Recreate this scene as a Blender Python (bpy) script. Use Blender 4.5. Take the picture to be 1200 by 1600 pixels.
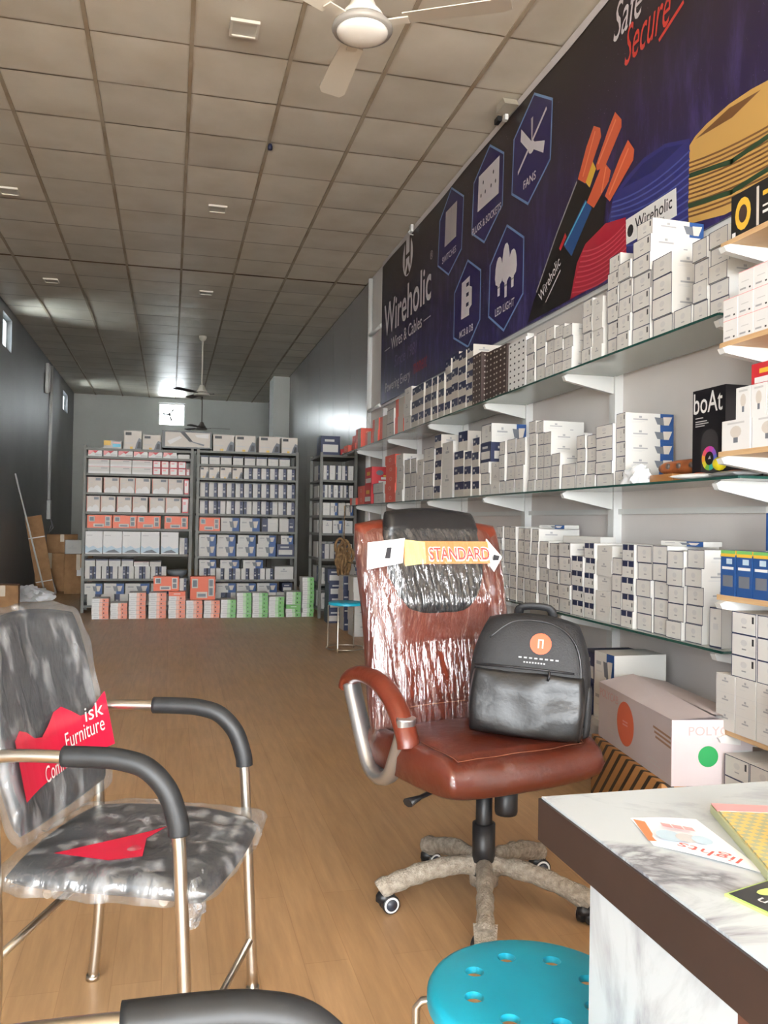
import bpy, bmesh, math, random
from mathutils import Matrix, Vector, noise
R = math.radians
random.seed(7)
scene = bpy.context.scene
COL = scene.collection
for o in list(bpy.data.objects): bpy.data.objects.remove(o)

# ------------------------------------------------------------------ camera, sky, light, exposure
F_PX = 1330.0; YAW = R(14.1); PITCH = 0.0123; ROLL = 0.016
def make_camera():
    fwd = Vector((math.sin(YAW)*math.cos(PITCH), math.cos(YAW)*math.cos(PITCH), math.sin(PITCH)))
    right = Vector((math.cos(YAW), -math.sin(YAW), 0)); up = right.cross(fwd)
    r = right*math.cos(ROLL) + up*math.sin(ROLL); u = up*math.cos(ROLL) - right*math.sin(ROLL)
    cd = bpy.data.cameras.new('camera'); cam = bpy.data.objects.new('camera', cd); COL.objects.link(cam)
    cd.sensor_fit = 'VERTICAL'; cd.sensor_height = 24.0; cd.lens = 24.0*F_PX/1600.0; cd.clip_start = 0.05
    m = Matrix((r, u, -fwd)).transposed().to_4x4(); m.translation = (0, 0, 1.2); cam.matrix_world = m
    scene.camera = cam
make_camera()
world = bpy.data.worlds.new('sky'); scene.world = world; world.use_nodes = True
bg = world.node_tree.nodes['Background']; bg.inputs[0].default_value = (0.93, 0.97, 1.0, 1); bg.inputs[1].default_value = 5.0
def portal(name, loc, rot, sx, sy):
    l = bpy.data.lights.new(name, 'AREA'); l.shape = 'RECTANGLE'; l.size = sx; l.size_y = sy; l.cycles.is_portal = True
    o = bpy.data.objects.new(name, l); COL.objects.link(o); o.location = loc; o.rotation_euler = rot
portal('daylight_portal', (0.02, -4.6, 1.6), (R(90), 0, R(180)), 4.5, 3.2)
portal('doorway_portal', (-2.26, -2.45, 1.35), (R(90), 0, R(-90)), 2.1, 2.7)
vs = scene.view_settings; vs.view_transform = 'Standard'; vs.look = 'None'; vs.exposure = 2.75; vs.gamma = 1.0; vs.use_curve_mapping = False

# ------------------------------------------------------------------ materials
def lin(c):
    return tuple(((v/255)/12.92 if v/255 <= 0.04045 else ((v/255+0.055)/1.055)**2.4) for v in c)
MATS = {}
def mat(name, rgb=(200,200,200), rough=0.5, metal=0.0, spec=0.5, coat=0.0, emit=None):
    if name in MATS: return MATS[name]
    m = bpy.data.materials.new(name); m.use_nodes = True; b = m.node_tree.nodes['Principled BSDF']
    b.inputs['Base Color'].default_value = (*lin(rgb), 1); b.inputs['Roughness'].default_value = rough
    b.inputs['Metallic'].default_value = metal; b.inputs['Specular IOR Level'].default_value = spec
    b.inputs['Coat Weight'].default_value = coat
    MATS[name] = m; return m
def N(m, t, **kw):
    n = m.node_tree.nodes.new(t)
    for k, v in kw.items():
        if k in n.inputs.keys(): n.inputs[k].default_value = v
        else: setattr(n, k, v)
    return n
def L(m, a, ao, b, bi): m.node_tree.links.new(a.outputs[ao], b.inputs[bi])
def ramp(m, stops):
    n = m.node_tree.nodes.new('ShaderNodeValToRGB'); cr = n.color_ramp
    while len(cr.elements) < len(stops): cr.elements.new(0.5)
    for e, (p, c) in zip(cr.elements, stops): e.position = p; e.color = (*lin(c), 1)
    return n
def bsdf(m): return m.node_tree.nodes['Principled BSDF']
def noisy(name, c1, c2, scale=6, rough=0.6, detail=4, stretch=(1,1,1), coord='Object', bump=0.0, bscale=40, lo=0.35, hi=0.65, **kw):
    m = mat(name, c1, rough, **kw); b = bsdf(m)
    tc = N(m, 'ShaderNodeTexCoord'); mp = N(m, 'ShaderNodeMapping'); mp.inputs['Scale'].default_value = stretch
    L(m, tc, coord, mp, 'Vector'); nz = N(m, 'ShaderNodeTexNoise', Scale=scale, Detail=detail); L(m, mp, 'Vector', nz, 'Vector')
    rp = ramp(m, [(lo, c1), (hi, c2)]); L(m, nz, 'Fac', rp, 'Fac'); L(m, rp, 'Color', b, 'Base Color')
    if bump:
        n2 = N(m, 'ShaderNodeTexNoise', Scale=bscale, Detail=3.0); L(m, mp, 'Vector', n2, 'Vector')
        bp = N(m, 'ShaderNodeBump', Strength=bump, Distance=0.01); L(m, n2, 'Fac', bp, 'Height'); L(m, bp, 'Normal', b, 'Normal')
    return m

def mat_floor():
    m = mat('wood_laminate', (170,130,92), 0.36, spec=0.45); b = bsdf(m)
    tc = N(m, 'ShaderNodeTexCoord'); mp = N(m, 'ShaderNodeMapping'); mp.inputs['Rotation'].default_value = (0, 0, R(90))
    L(m, tc, 'Object', mp, 'Vector')
    bk = N(m, 'ShaderNodeTexBrick', Scale=1.0); bk.offset = 0.37
    bk.inputs['Brick Width'].default_value = 1.15; bk.inputs['Row Height'].default_value = 0.125; bk.inputs['Mortar Size'].default_value = 0.0012
    bk.inputs['Color1'].default_value = (*lin((200,162,120)), 1); bk.inputs['Color2'].default_value = (*lin((192,154,112)), 1); bk.inputs['Mortar'].default_value = (*lin((180,142,102)), 1)
    L(m, mp, 'Vector', bk, 'Vector')
    mp2 = N(m, 'ShaderNodeMapping'); mp2.inputs['Scale'].default_value = (11, 0.9, 1); L(m, tc, 'Object', mp2, 'Vector')
    nz = N(m, 'ShaderNodeTexNoise', Scale=3.0, Detail=6.0, Roughness=0.62); L(m, mp2, 'Vector', nz, 'Vector')
    rp = ramp(m, [(0.3, (222,222,222)), (0.72, (255,255,255))]); L(m, nz, 'Fac', rp, 'Fac')
    mx = N(m, 'ShaderNodeMix'); mx.data_type = 'RGBA'; mx.blend_type = 'MULTIPLY'; mx.inputs[0].default_value = 1.0
    L(m, bk, 'Color', mx, 6); L(m, rp, 'Color', mx, 7); L(m, mx, 2, b, 'Base Color')
    n3 = N(m, 'ShaderNodeTexNoise', Scale=1.3, Detail=5.0); L(m, tc, 'Object', n3, 'Vector')
    mr = N(m, 'ShaderNodeMapRange'); mr.inputs[3].default_value = 0.3; mr.inputs[4].default_value = 0.5; L(m, n3, 'Fac', mr, 0); L(m, mr, 0, b, 'Roughness')
    return m
def mat_tile():
    m = mat('ceiling_tile', (205,196,180), 0.42, spec=0.4); b = bsdf(m)
    tc = N(m, 'ShaderNodeTexCoord'); oi = N(m, 'ShaderNodeObjectInfo')
    ad = N(m, 'ShaderNodeVectorMath'); ad.operation = 'ADD'
    L(m, tc, 'Object', ad, 0); L(m, oi, 'Location', ad, 1)
    nz = N(m, 'ShaderNodeTexNoise', Scale=2.2, Detail=5.0); L(m, ad, 0, nz, 'Vector')
    rp = ramp(m, [(0.28, (200,189,170)), (0.62, (214,205,189))]); L(m, nz, 'Fac', rp, 'Fac')
    # grime creeping in from the tile edges (its own irregular shape)
    sx = N(m, 'ShaderNodeSeparateXYZ'); L(m, tc, 'Generated', sx, 0)
    def edge(o):
        s = N(m, 'ShaderNodeMath', operation='SUBTRACT'); L(m, sx, o, s, 0); s.inputs[1].default_value = 0.5
        a = N(m, 'ShaderNodeMath', operation='ABSOLUTE'); L(m, s, 0, a, 0); return a
    mxm = N(m, 'ShaderNodeMath', operation='MAXIMUM'); L(m, edge(0), 0, mxm, 0); L(m, edge(1), 0, mxm, 1)
    n2 = N(m, 'ShaderNodeTexNoise', Scale=6.0, Detail=3.0); L(m, ad, 0, n2, 'Vector')
    mu = N(m, 'ShaderNodeMath', operation='MULTIPLY_ADD'); L(m, n2, 'Fac', mu, 0); mu.inputs[1].default_value = 0.09; L(m, mxm, 0, mu, 2)
    mr = N(m, 'ShaderNodeMapRange'); mr.inputs[1].default_value = 0.52; mr.inputs[2].default_value = 0.57; L(m, mu, 0, mr, 0); mr.inputs[4].default_value = 0.38
    mx = N(m, 'ShaderNodeMix'); mx.data_type = 'RGBA'; L(m, mr, 0, mx, 0); L(m, rp, 'Color', mx, 6); mx.inputs[7].default_value = (*lin((140,120,92)), 1)
    hs = N(m, 'ShaderNodeMapRange'); hs.inputs[3].default_value = 0.9; hs.inputs[4].default_value = 1.04; L(m, oi, 'Random', hs, 0)
    hv = N(m, 'ShaderNodeHueSaturation'); L(m, hs, 0, hv, 'Value'); L(m, mx, 2, hv, 'Color'); L(m, hv, 'Color', b, 'Base Color')
    return m
def mat_marble(name, veins=(120,120,124), stretch=(1,1,1), rot=(0,0,0.5), scale=3.2, lo=0.50, hi=0.66):
    m = mat(name, (184,191,194), 0.22, spec=0.5); b = bsdf(m)
    tc = N(m, 'ShaderNodeTexCoord'); mp = N(m, 'ShaderNodeMapping'); mp.inputs['Scale'].default_value = stretch; mp.inputs['Rotation'].default_value = rot
    L(m, tc, 'Object', mp, 'Vector')
    nz = N(m, 'ShaderNodeTexNoise', Scale=scale, Detail=7.0, Roughness=0.6, Distortion=0.9); L(m, mp, 'Vector', nz, 'Vector')
    rp = ramp(m, [(0.0, (190,196,198)), (lo, (184,191,194)), (hi-0.05, (160,164,168)), (hi, veins), (hi+0.05, (174,180,183)), (1.0, (190,196,198))]); L(m, nz, 'Fac', rp, 'Fac')
    L(m, rp, 'Color', b, 'Base Color'); return m
def mat_film(name, tint=(245,248,250), gloss=0.16, bump=0.6, stretch=(60,60,5), rot=(0,0,0), rough=0.12, base=0.05):
    m = bpy.data.materials.new(name); m.use_nodes = True; nt = m.node_tree; nt.nodes.clear()
    out = N(m, 'ShaderNodeOutputMaterial'); tr = N(m, 'ShaderNodeBsdfTransparent'); tr.inputs[0].default_value = (*lin(tint), 1)
    gl = N(m, 'ShaderNodeBsdfGlossy', Roughness=rough); df = N(m, 'ShaderNodeBsdfDiffuse'); df.inputs[0].default_value = (0.8, 0.82, 0.84, 1)
    tc = N(m, 'ShaderNodeTexCoord'); mp = N(m, 'ShaderNodeMapping'); mp.inputs['Scale'].default_value = stretch; mp.inputs['Rotation'].default_value = rot
    L(m, tc, 'Object', mp, 'Vector'); nz = N(m, 'ShaderNodeTexNoise', Scale=1.0, Detail=3.0, Distortion=0.25); L(m, mp, 'Vector', nz, 'Vector')
    bp = N(m, 'ShaderNodeBump', Strength=bump, Distance=0.02); L(m, nz, 'Fac', bp, 'Height'); L(m, bp, 'Normal', gl, 'Normal')
    rp = ramp(m, [(0.52, (0,0,0)), (0.75, (255,255,255))]); L(m, nz, 'Fac', rp, 'Fac')
    m1 = N(m, 'ShaderNodeMixShader'); m1.inputs[0].default_value = gloss; L(m, tr, 0, m1, 1); L(m, gl, 0, m1, 2)
    mm = N(m, 'ShaderNodeMath', operation='MULTIPLY'); L(m, rp, 'Color', mm, 0); mm.inputs[1].default_value = base*3; 
    ma = N(m, 'ShaderNodeMath', operation='ADD'); L(m, mm, 0, ma, 0); ma.inputs[1].default_value = base*0.5
    m2 = N(m, 'ShaderNodeMixShader'); L(m, ma, 0, m2, 0); L(m, m1, 0, m2, 1); L(m, df, 0, m2, 2); L(m, m2, 0, out, 0)
    MATS[name] = m; return m
def mat_glass(name, tint, milk=0.0):
    m = bpy.data.materials.new(name); m.use_nodes = True; nt = m.node_tree; nt.nodes.clear()
    out = N(m, 'ShaderNodeOutputMaterial'); tr = N(m, 'ShaderNodeBsdfTransparent'); tr.inputs[0].default_value = (*lin(tint), 1)
    gl = N(m, 'ShaderNodeBsdfGlossy', Roughness=0.05); fr = N(m, 'ShaderNodeFresnel', IOR=1.5)
    df = N(m, 'ShaderNodeBsdfDiffuse'); df.inputs[0].default_value = (*lin((218,228,221)), 1); m0 = N(m, 'ShaderNodeMixShader'); m0.inputs[0].default_value = milk; L(m, tr, 0, m0, 1); L(m, df, 0, m0, 2)
    m1 = N(m, 'ShaderNodeMixShader'); L(m, fr, 0, m1, 0); L(m, m0, 0, m1, 1); L(m, gl, 0, m1, 2); L(m, m1, 0, out, 0)
    MATS[name] = m; return m
def mat_banner():
    m = mat('banner_print', (52,42,58), 0.32, spec=0.4); b = bsdf(m)
    tc = N(m, 'ShaderNodeTexCoord'); sp = N(m, 'ShaderNodeSeparateXYZ'); L(m, tc, 'Object', sp, 0)
    mr = N(m, 'ShaderNodeMapRange'); mr.inputs[1].default_value = 2.5; mr.inputs[2].default_value = 4.1; L(m, sp, 2, mr, 0)
    rp = ramp(m, [(0.0, (42,36,82)), (0.35, (40,30,66)), (0.7, (40,29,44)), (1.0, (36,27,29))]); L(m, mr, 0, rp, 'Fac')
    mp = N(m, 'ShaderNodeMapping'); mp.inputs['Scale'].default_value = (1, 9, 2.2); L(m, tc, 'Object', mp, 'Vector')
    nz = N(m, 'ShaderNodeTexNoise', Scale=1.2, Detail=6.0, Roughness=0.7); L(m, mp, 'Vector', nz, 'Vector')
    r2 = ramp(m, [(0.48, (0,0,0)), (0.8, (80,70,132))]); L(m, nz, 'Fac', r2, 'Fac')
    vo = N(m, 'ShaderNodeTexVoronoi', Scale=34.0); L(m, tc, 'Object', vo, 'Vector')
    r3 = ramp(m, [(0.0, (200,190,230)), (0.09, (0,0,0))]); L(m, vo, 'Distance', r3, 'Fac')
    n4 = N(m, 'ShaderNodeTexNoise', Scale=1.6, Detail=2.0); L(m, tc, 'Object', n4, 'Vector')
    r4 = ramp(m, [(0.44, (0,0,0)), (0.62, (255,255,255))]); L(m, n4, 'Fac', r4, 'Fac')
    # the printed skyline sits in the lower part of the sheet only
    zf = N(m, 'ShaderNodeMapRange'); zf.inputs[1].default_value = 3.7; zf.inputs[2].default_value = 2.7; L(m, sp, 2, zf, 0)
    a = N(m, 'ShaderNodeMix'); a.data_type = 'RGBA'; a.blend_type = 'MULTIPLY'; a.inputs[0].default_value = 1; L(m, r3, 'Color', a, 6); L(m, r4, 'Color', a, 7)
    b1 = N(m, 'ShaderNodeMix'); b1.data_type = 'RGBA'; b1.blend_type = 'ADD'; L(m, zf, 0, b1, 0); L(m, rp, 'Color', b1, 6); L(m, r2, 'Color', b1, 7)
    b2 = N(m, 'ShaderNodeMix'); b2.data_type = 'RGBA'; b2.blend_type = 'ADD'; b2.inputs[0].default_value = 0.9; L(m, b1, 2, b2, 6); L(m, a, 2, b2, 7)
    L(m, b2, 2, b, 'Base Color'); return m

CARD = mat('white_card', (198,196,191), 0.6); CARD2 = mat('warm_white_card', (190,184,175), 0.6)
NAVY = mat('navy_print', (36,44,76), 0.5); BLUE = mat('blue_print', (34,74,130), 0.5)
INK = mat('black_ink', (40,40,44), 0.5); GREY = mat('grey_ink', (150,150,152), 0.5); LGREY = mat('pale_grey_ink', (186,185,184), 0.5)
ORANGE = mat('orange_print', (222,98,58), 0.45); CORAL = mat('coral_print', (222,92,74), 0.45); PEACH = mat('peach_print', (226,176,156), 0.45); MELON = mat('melon_print', (222,132,104), 0.45)
GREEN = mat('green_print', (112,176,98), 0.45); PGREEN = mat('pale_green_print', (176,206,168), 0.45)
RED = mat('red_print', (190,44,52), 0.45); PINK = mat('pink_print', (222,150,150), 0.45)
BROWN = mat('dark_brown_print', (62,46,42), 0.5); BEIGE = mat('beige_print', (196,188,178), 0.5); PALEB = mat('pale_blue_print', (176,196,208), 0.5)
BLACK = mat('black_plastic', (30,30,32), 0.4); YELLOW = mat('yellow_print', (214,172,60), 0.45); CYAN = mat('cyan_print', (84,178,206), 0.45)
WHITE = mat('white_print', (214,213,211), 0.5); WPAINT = mat('white_painted_steel', (206,206,203), 0.4)
STEEL = mat('brushed_steel', (205,198,186), 0.28, 1.0); CHROME = mat('satin_silver', (190,190,190), 0.32, 0.9)
RACKM = noisy('grey_rack_steel', (98,98,92), (112,111,104), 5, 0.5)
KRAFT = noisy('kraft_cardboard', (150,112,76), (168,128,88), 8, 0.8, bump=0.1)
GLASSM = mat_glass('shelf_glass', (222,236,230), 0.6); GEDGE = mat('green_glass_edge', (36,74,66), 0.15)
WOODM = noisy('plywood_edge', (186,150,108), (202,168,126), 6, 0.55, stretch=(1,1,20))
TEAL = noisy('teal_plastic', (20,160,190), (26,172,202), 4, 0.38, bump=0.03, bscale=120)

# ------------------------------------------------------------------ mesh helpers
class MB:
    def __init__(s): s.v = []; s.f = []; s.m = []; s.sm = []
    def add(s, vs, fs, mi=0, smooth=False):
        b = len(s.v); s.v += [tuple(p) for p in vs]
        for f in fs: s.f.append(tuple(b+i for i in f)); s.m.append(mi); s.sm.append(smooth)
        return s
    def box(s, x0, x1, y0, y1, z0, z1, mi=0):
        v = [(x0,y0,z0),(x1,y0,z0),(x1,y1,z0),(x0,y1,z0),(x0,y0,z1),(x1,y0,z1),(x1,y1,z1),(x0,y1,z1)]
        return s.add(v, [(0,3,2,1),(4,5,6,7),(0,1,5,4),(1,2,6,5),(2,3,7,6),(3,0,4,7)], mi)
    def rbox(s, x0, x1, y0, y1, z0, z1, r=0.01, seg=2, mi=0):
        bm = bmesh.new(); bmesh.ops.create_cube(bm, size=1.0)
        for v in bm.verts: v.co = Vector(((x0+x1)/2+v.co.x*(x1-x0), (y0+y1)/2+v.co.y*(y1-y0), (z0+z1)/2+v.co.z*(z1-z0)))
        bmesh.ops.bevel(bm, geom=bm.edges[:], offset=r, segments=seg, profile=0.5, affect='EDGES')
        s.from_bm(bm, mi, True); bm.free(); return s
    def from_bm(s, bm, mi=0, smooth=False):
        bm.verts.index_update(); s.add([v.co[:] for v in bm.verts], [[v.index for v in f.verts] for f in bm.faces], mi, smooth)
    def poly(s, pts, mi=0): return s.add(pts, [tuple(range(len(pts)))], mi)
    def prism(s, pts, axis, a, b, mi=0, smooth=False):
        # pts 2d outline, extruded along axis 0/1/2 from a to b
        def P(p, t):
            return ((t,p[0],p[1]), (p[0],t,p[1]), (p[0],p[1],t))[axis]
        n = len(pts); v = [P(p, a) for p in pts]+[P(p, b) for p in pts]
        s.add(v, [tuple(range(n))[::-1], tuple(range(n, 2*n))], mi); bse = len(s.v)-2*n
        for i in range(n):
            s.f.append((bse+i, bse+(i+1)%n, bse+n+(i+1)%n, bse+n+i)); s.m.append(mi); s.sm.append(smooth)
        return s
    def tube(s, path, r, seg=10, mi=0, closed=False, cap=True, flat=None, smooth=True, up=None):
        P = [Vector(p) for p in path]; n = len(P); rs = r if isinstance(r, (list, tuple)) else [r]*n
        t0 = (P[1]-P[0]).normalized(); ref = Vector(up) if up else (Vector((0,0,1)) if abs(t0.z) < 0.9 else Vector((1,0,0)))
        a = (ref-t0*ref.dot(t0)).normalized(); verts = []
        for i in range(n):
            if closed: t = (P[(i+1)%n]-P[i-1]).normalized()
            else: t = (P[min(i+1,n-1)]-P[max(i-1,0)]).normalized()
            a = (a-t*a.dot(t)).normalized(); b = t.cross(a)
            fl = flat if flat else 1.0
            for k in range(seg):
                an = 2*math.pi*k/seg; verts.append(P[i]+a*(math.cos(an)*rs[i])+b*(math.sin(an)*rs[i]*fl))
        fs = []
        for i in range(n if closed else n-1):
            j = (i+1) % n
            for k in range(seg): fs.append((i*seg+k, i*seg+(k+1)%seg, j*seg+(k+1)%seg, j*seg+k))
        s.add(verts, fs, mi, smooth)
        if cap and not closed:
            bse = len(s.v)-len(verts)
            s.f.append(tuple(bse+k for k in range(seg))[::-1]); s.m.append(mi); s.sm.append(False)
            s.f.append(tuple(bse+(n-1)*seg+k for k in range(seg))); s.m.append(mi); s.sm.append(False)
        return s
    def lathe(s, prof, seg=24, mi=0, M=None, smooth=True):
        n = len(prof); v = []
        for (r, z) in prof:
            for k in range(seg):
                p = Vector((r*math.cos(2*math.pi*k/seg), r*math.sin(2*math.pi*k/seg), z)); v.append(M @ p if M else p)
        f = []
        for i in range(n-1):
            for k in range(seg): f.append((i*seg+k, i*seg+(k+1)%seg, (i+1)*seg+(k+1)%seg, (i+1)*seg+k))
        if prof[0][0] > 1e-6: f.append(tuple(range(seg))[::-1])
        if prof[-1][0] > 1e-6: f.append(tuple((n-1)*seg+k for k in range(seg)))
        return s.add(v, f, mi, smooth)
    def pillow(s, w, h, T, fn, k=0.5, p=3.0, nu=20, nv=20, mi=0, front_only=False):
        idx = {}; v = []; f = []
        def vert(i, j, side):
            edge = i in (0, nu) or j in (0, nv); key = (i, j, 0 if edge else side)
            if key in idx: return idx[key]
            S = -math.cos(math.pi*i/nu)*0.35+(-1+2*i/nu)*0.65; Tt = -math.cos(math.pi*j/nv)*0.35+(-1+2*j/nv)*0.65
            a = S*math.sqrt(1-k*Tt*Tt/2)*w/2; b = Tt*math.sqrt(1-k*S*S/2)*h/2
            c = T/2*max(0, 1-abs(S)**p)**(1/p)*max(0, 1-abs(Tt)**p)**(1/p)*side
            idx[key] = len(v); v.append(fn(a, b, c, S, Tt, side)); return idx[key]
        for side in ((1,) if front_only else (1, -1)):
            for i in range(nu):
                for j in range(nv):
                    q = (vert(i,j,side), vert(i+1,j,side), vert(i+1,j+1,side), vert(i,j+1,side)); f.append(q if side == 1 else q[::-1])
        return s.add(v, f, mi, True)
    def mesh(s, name, mats):
        me = bpy.data.meshes.new(name); me.from_pydata(s.v, [], s.f)
        for m in mats: me.materials.append(m)
        me.polygons.foreach_set('material_index', s.m); me.polygons.foreach_set('use_smooth', s.sm); me.update()
        return me
    def build(s, name, mats, parent=None, loc=(0,0,0), rot=(0,0,0), sharp=None):
        if not isinstance(mats, (list, tuple)): mats = [mats]
        me = s.mesh(name, mats)
        if sharp: me.set_sharp_from_angle(angle=R(sharp))
        return obj(name, me, parent, loc, rot)
def obj(name, me, parent=None, loc=(0,0,0), rot=(0,0,0)):
    o = bpy.data.objects.new(name, me); COL.objects.link(o); o.parent = parent; o.location = loc; o.rotation_euler = rot; return o
def tag(o, label, cat=None, group=None, kind=None):
    o['label'] = label
    if cat: o['category'] = cat
    if group: o['group'] = group
    if kind: o['kind'] = kind
    return o
def thing(name, label, cat, loc=(0,0,0), rz=0.0, group=None):
    o = bpy.data.objects.new(name, None); COL.objects.link(o); o.location = loc; o.rotation_euler = (0,0,rz); o.empty_display_size = 0.1
    return tag(o, label, cat, group)
def copy_tree(o, parent=None):
    c = o.copy(); COL.objects.link(c); c.parent = parent
    for ch in list(o.children): copy_tree(ch, c)
    return c
def struct(o, label, cat): return tag(o, label, cat, kind='structure')
FACE = {'-X': Matrix(((0,0,-1),(-1,0,0),(0,1,0))), '-Y': Matrix(((1,0,0),(0,0,-1),(0,1,0))), '+Z': Matrix(((1,0,0),(0,1,0),(0,0,1))), '+X': Matrix(((0,0,1),(1,0,0),(0,1,0)))}
def text(s, width, m, parent, loc, face='-X', name='lettering', height=None, shear=0.0, align='LEFT', depth=0.0006, spin=0.0, bold=0.0):
    cu = bpy.data.curves.new('t', 'FONT'); cu.body = s; cu.size = 1.0; cu.shear = shear; cu.extrude = 0.0; cu.offset = bold; cu.resolution_u = 3
    t = bpy.data.objects.new('t', cu); COL.objects.link(t)
    dg = bpy.context.evaluated_depsgraph_get(); dg.update(); me = bpy.data.meshes.new_from_object(t.evaluated_get(dg))
    bpy.data.objects.remove(t); bpy.data.curves.remove(cu)
    xs = [v.co.x for v in me.vertices]; ys = [v.co.y for v in me.vertices]
    x0, x1, y1 = min(xs), max(xs), max(ys); sx = width/(x1-x0); sy = height/y1 if height else sx
    for v in me.vertices:
        x = (v.co.x-x0)*sx; 
        if align == 'CENTER': x -= width/2
        v.co = (x, v.co.y*sy, 0)
    me.name = name; me.materials.clear(); me.materials.append(m)
    o = obj(name, me, parent); M3 = FACE[face] @ Matrix.Rotation(spin, 3, 'Z'); M4 = M3.to_4x4(); M4.translation = loc; o.matrix_local = M4; return o
ORD = ['zeroth','first','second','third','fourth','fifth','sixth','seventh','eighth','ninth','tenth','eleventh','twelfth','thirteenth','fourteenth','fifteenth','sixteenth','seventeenth','eighteenth','nineteenth','twentieth']
ORD += ['twenty-'+ORD[i] for i in range(1,10)]+['thirtieth']+['thirty-'+ORD[i] for i in range(1,10)]
# ------------------------------------------------------------------ the room
XL, XR, YF, YB, ZC = -2.25, 2.30, -4.6, 21.2, 4.12
FLOORM = mat_floor()
WALLM = noisy('white_wall_paint', (206,199,195), (214,208,203), 1.5, 0.6)
GREYW = noisy('grey_wall_paint', (128,129,130), (140,141,142), 0.8, 0.45, detail=6, bump=0.05, bscale=9)
REARW = noisy('pale_rear_paint', (188,190,184), (200,202,196), 0.7, 0.6)
struct(MB().box(XL-0.2, XR+0.2, YF-0.02, YB+0.2, -0.1, 0.0).build('floor', FLOORM), 'brown wood-look laminate floor of the long shop', 'floor')
struct(MB().box(-11, 9, YF-12, YF-0.02, -0.2, -0.05).build('ground', noisy('pale_concrete', (206,200,190), (222,216,206), 1.2, 0.9)), 'pale concrete ground outside the open shop front', 'ground')
struct(MB().box(-11, XL-0.2, YF, 6, -0.2, -0.05).build('ground', MATS['pale_concrete']), 'pale concrete ground beside the open side door', 'ground')
def wall_with_holes(axis, pos0, pos1, a0, a1, holes):
    # axis 0: wall spans y (a) and z; axis 1: wall spans x (a) and z. holes = (a0,a1,z0,z1) sorted
    mb = MB()
    def bx(u0, u1, z0, z1):
        if axis == 0: mb.box(pos0, pos1, u0, u1, z0, z1)
        else: mb.box(u0, u1, pos0, pos1, z0, z1)
    cur = a0
    for (h0, h1, z0, z1) in holes:
        bx(cur, h0, 0, ZC+0.1); bx(h0, h1, 0, z0); bx(h0, h1, z1, ZC+0.1); cur = h1
    bx(cur, a1, 0, ZC+0.1); return mb
LH = [(-3.5, -1.4, 0.0, 2.7), (12.45, 13.12, 3.54, 4.0), (19.15, 20.0, 3.5, 3.9)]
RH = [(-0.32, 0.31, 3.46, 4.01)]
struct(wall_with_holes(0, XL-0.2, XL, YF, YB, LH).build('wall_left', GREYW), 'long grey painted side wall with two small high windows', 'wall')
struct(wall_with_holes(1, YB, YB+0.2, XL-0.2, XR+0.2, RH).build('wall_back', REARW), 'pale rear wall with one bright high window', 'wall')
struct(MB().box(XR, XR+0.2, YF, 9.95, 0, ZC+0.1).build('wall_right', WALLM), 'white side wall behind the glass shelves', 'wall')
struct(MB().box(XL-0.2, XR+0.2, YF-0.2, YF, 3.2, ZC+0.1).build('wall_front', WALLM), 'header wall above the open shop front', 'wall')
# far stretch of the right wall: shiny grey sheet panels
SHEET = mat('grey_pvc_sheet', (136,132,128), 0.24, spec=0.6)
far = struct(MB().box(XR+0.03, XR+0.2, 9.95, YB, 0, ZC+0.1).build('wall_right_far', mat('dark_batten_gap', (70,66,62), 0.6)), 'glossy grey sheet cladding on the far part of the right wall', 'wall')
yy = 9.96
while yy < 16.6:
    MB().box(XR, XR+0.03, yy, yy+1.19, 0.0, ZC).build('wall_panel', SHEET, far); yy += 1.2
struct(MB().box(1.98, XR+0.03, 17.2, 17.9, 0, ZC).build('trim_1', REARW), 'pale pilaster standing out from the far right wall', 'pilaster')
for i, (h0, h1, z0, z1) in enumerate(LH[1:]):
    w = MB(); d = 0.03; xf = XL-0.12
    w.box(xf, xf+0.05, h0, h1, z0, z0+d).box(xf, xf+0.05, h0, h1, z1-d, z1).box(xf, xf+0.05, h0, h0+d, z0+d, z1-d).box(xf, xf+0.05, h1-d, h1, z0+d, z1-d)
    o = w.build('window_%d' % (i+1), WPAINT); struct(o, 'small high window in the grey left wall, '+('nearer the camera' if i == 0 else 'near the rear corner'), 'window')
    MB().box(xf+0.02, xf+0.026, h0+d, h1-d, z0+d, z1-d).build('pane', mat_glass('pane_glass_%d' % i, (244,250,252)), o)
(h0, h1, z0, z1) = RH[0]; d = 0.03; yf = YB+0.1
w = MB(); w.box(h0, h1, yf, yf+0.05, z0, z0+d).box(h0, h1, yf, yf+0.05, z1-d, z1).box(h0, h0+d, yf, yf+0.05, z0+d, z1-d).box(h1-d, h1, yf, yf+0.05, z0+d, z1-d)
o = struct(w.build('window_3', WPAINT), 'bright square window high in the rear wall', 'window')
MB().box(h0+d, h1-d, yf+0.02, yf+0.026, z0+d, z1-d).build('pane', mat_glass('pane_glass_r', (250,252,252)), o)
ef = thing('exhaust_fan', 'dark three-bladed exhaust fan seen against the bright rear window', 'fan', (-0.06, YB+0.05, 3.735))
MB().lathe([(0.0,-0.03),(0.035,-0.03),(0.035,0.03),(0.0,0.03)], 14, M=Matrix.Rotation(R(90),4,'X')).build('hub', BLACK, ef)
for a in (55, 180, 290):
    MB().prism([(0.02,-0.012),(0.16,-0.03),(0.16,0.02),(0.02,0.012)], 1, -0.003, 0.003).build('blade', BLACK, ef, rot=(0, R(-a), 0))
MB().box(-0.28, 0.28, -0.02, 0.0, -0.012, 0.012).build('bracket', BLACK, ef, loc=(0.05,0.04,0))

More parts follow.
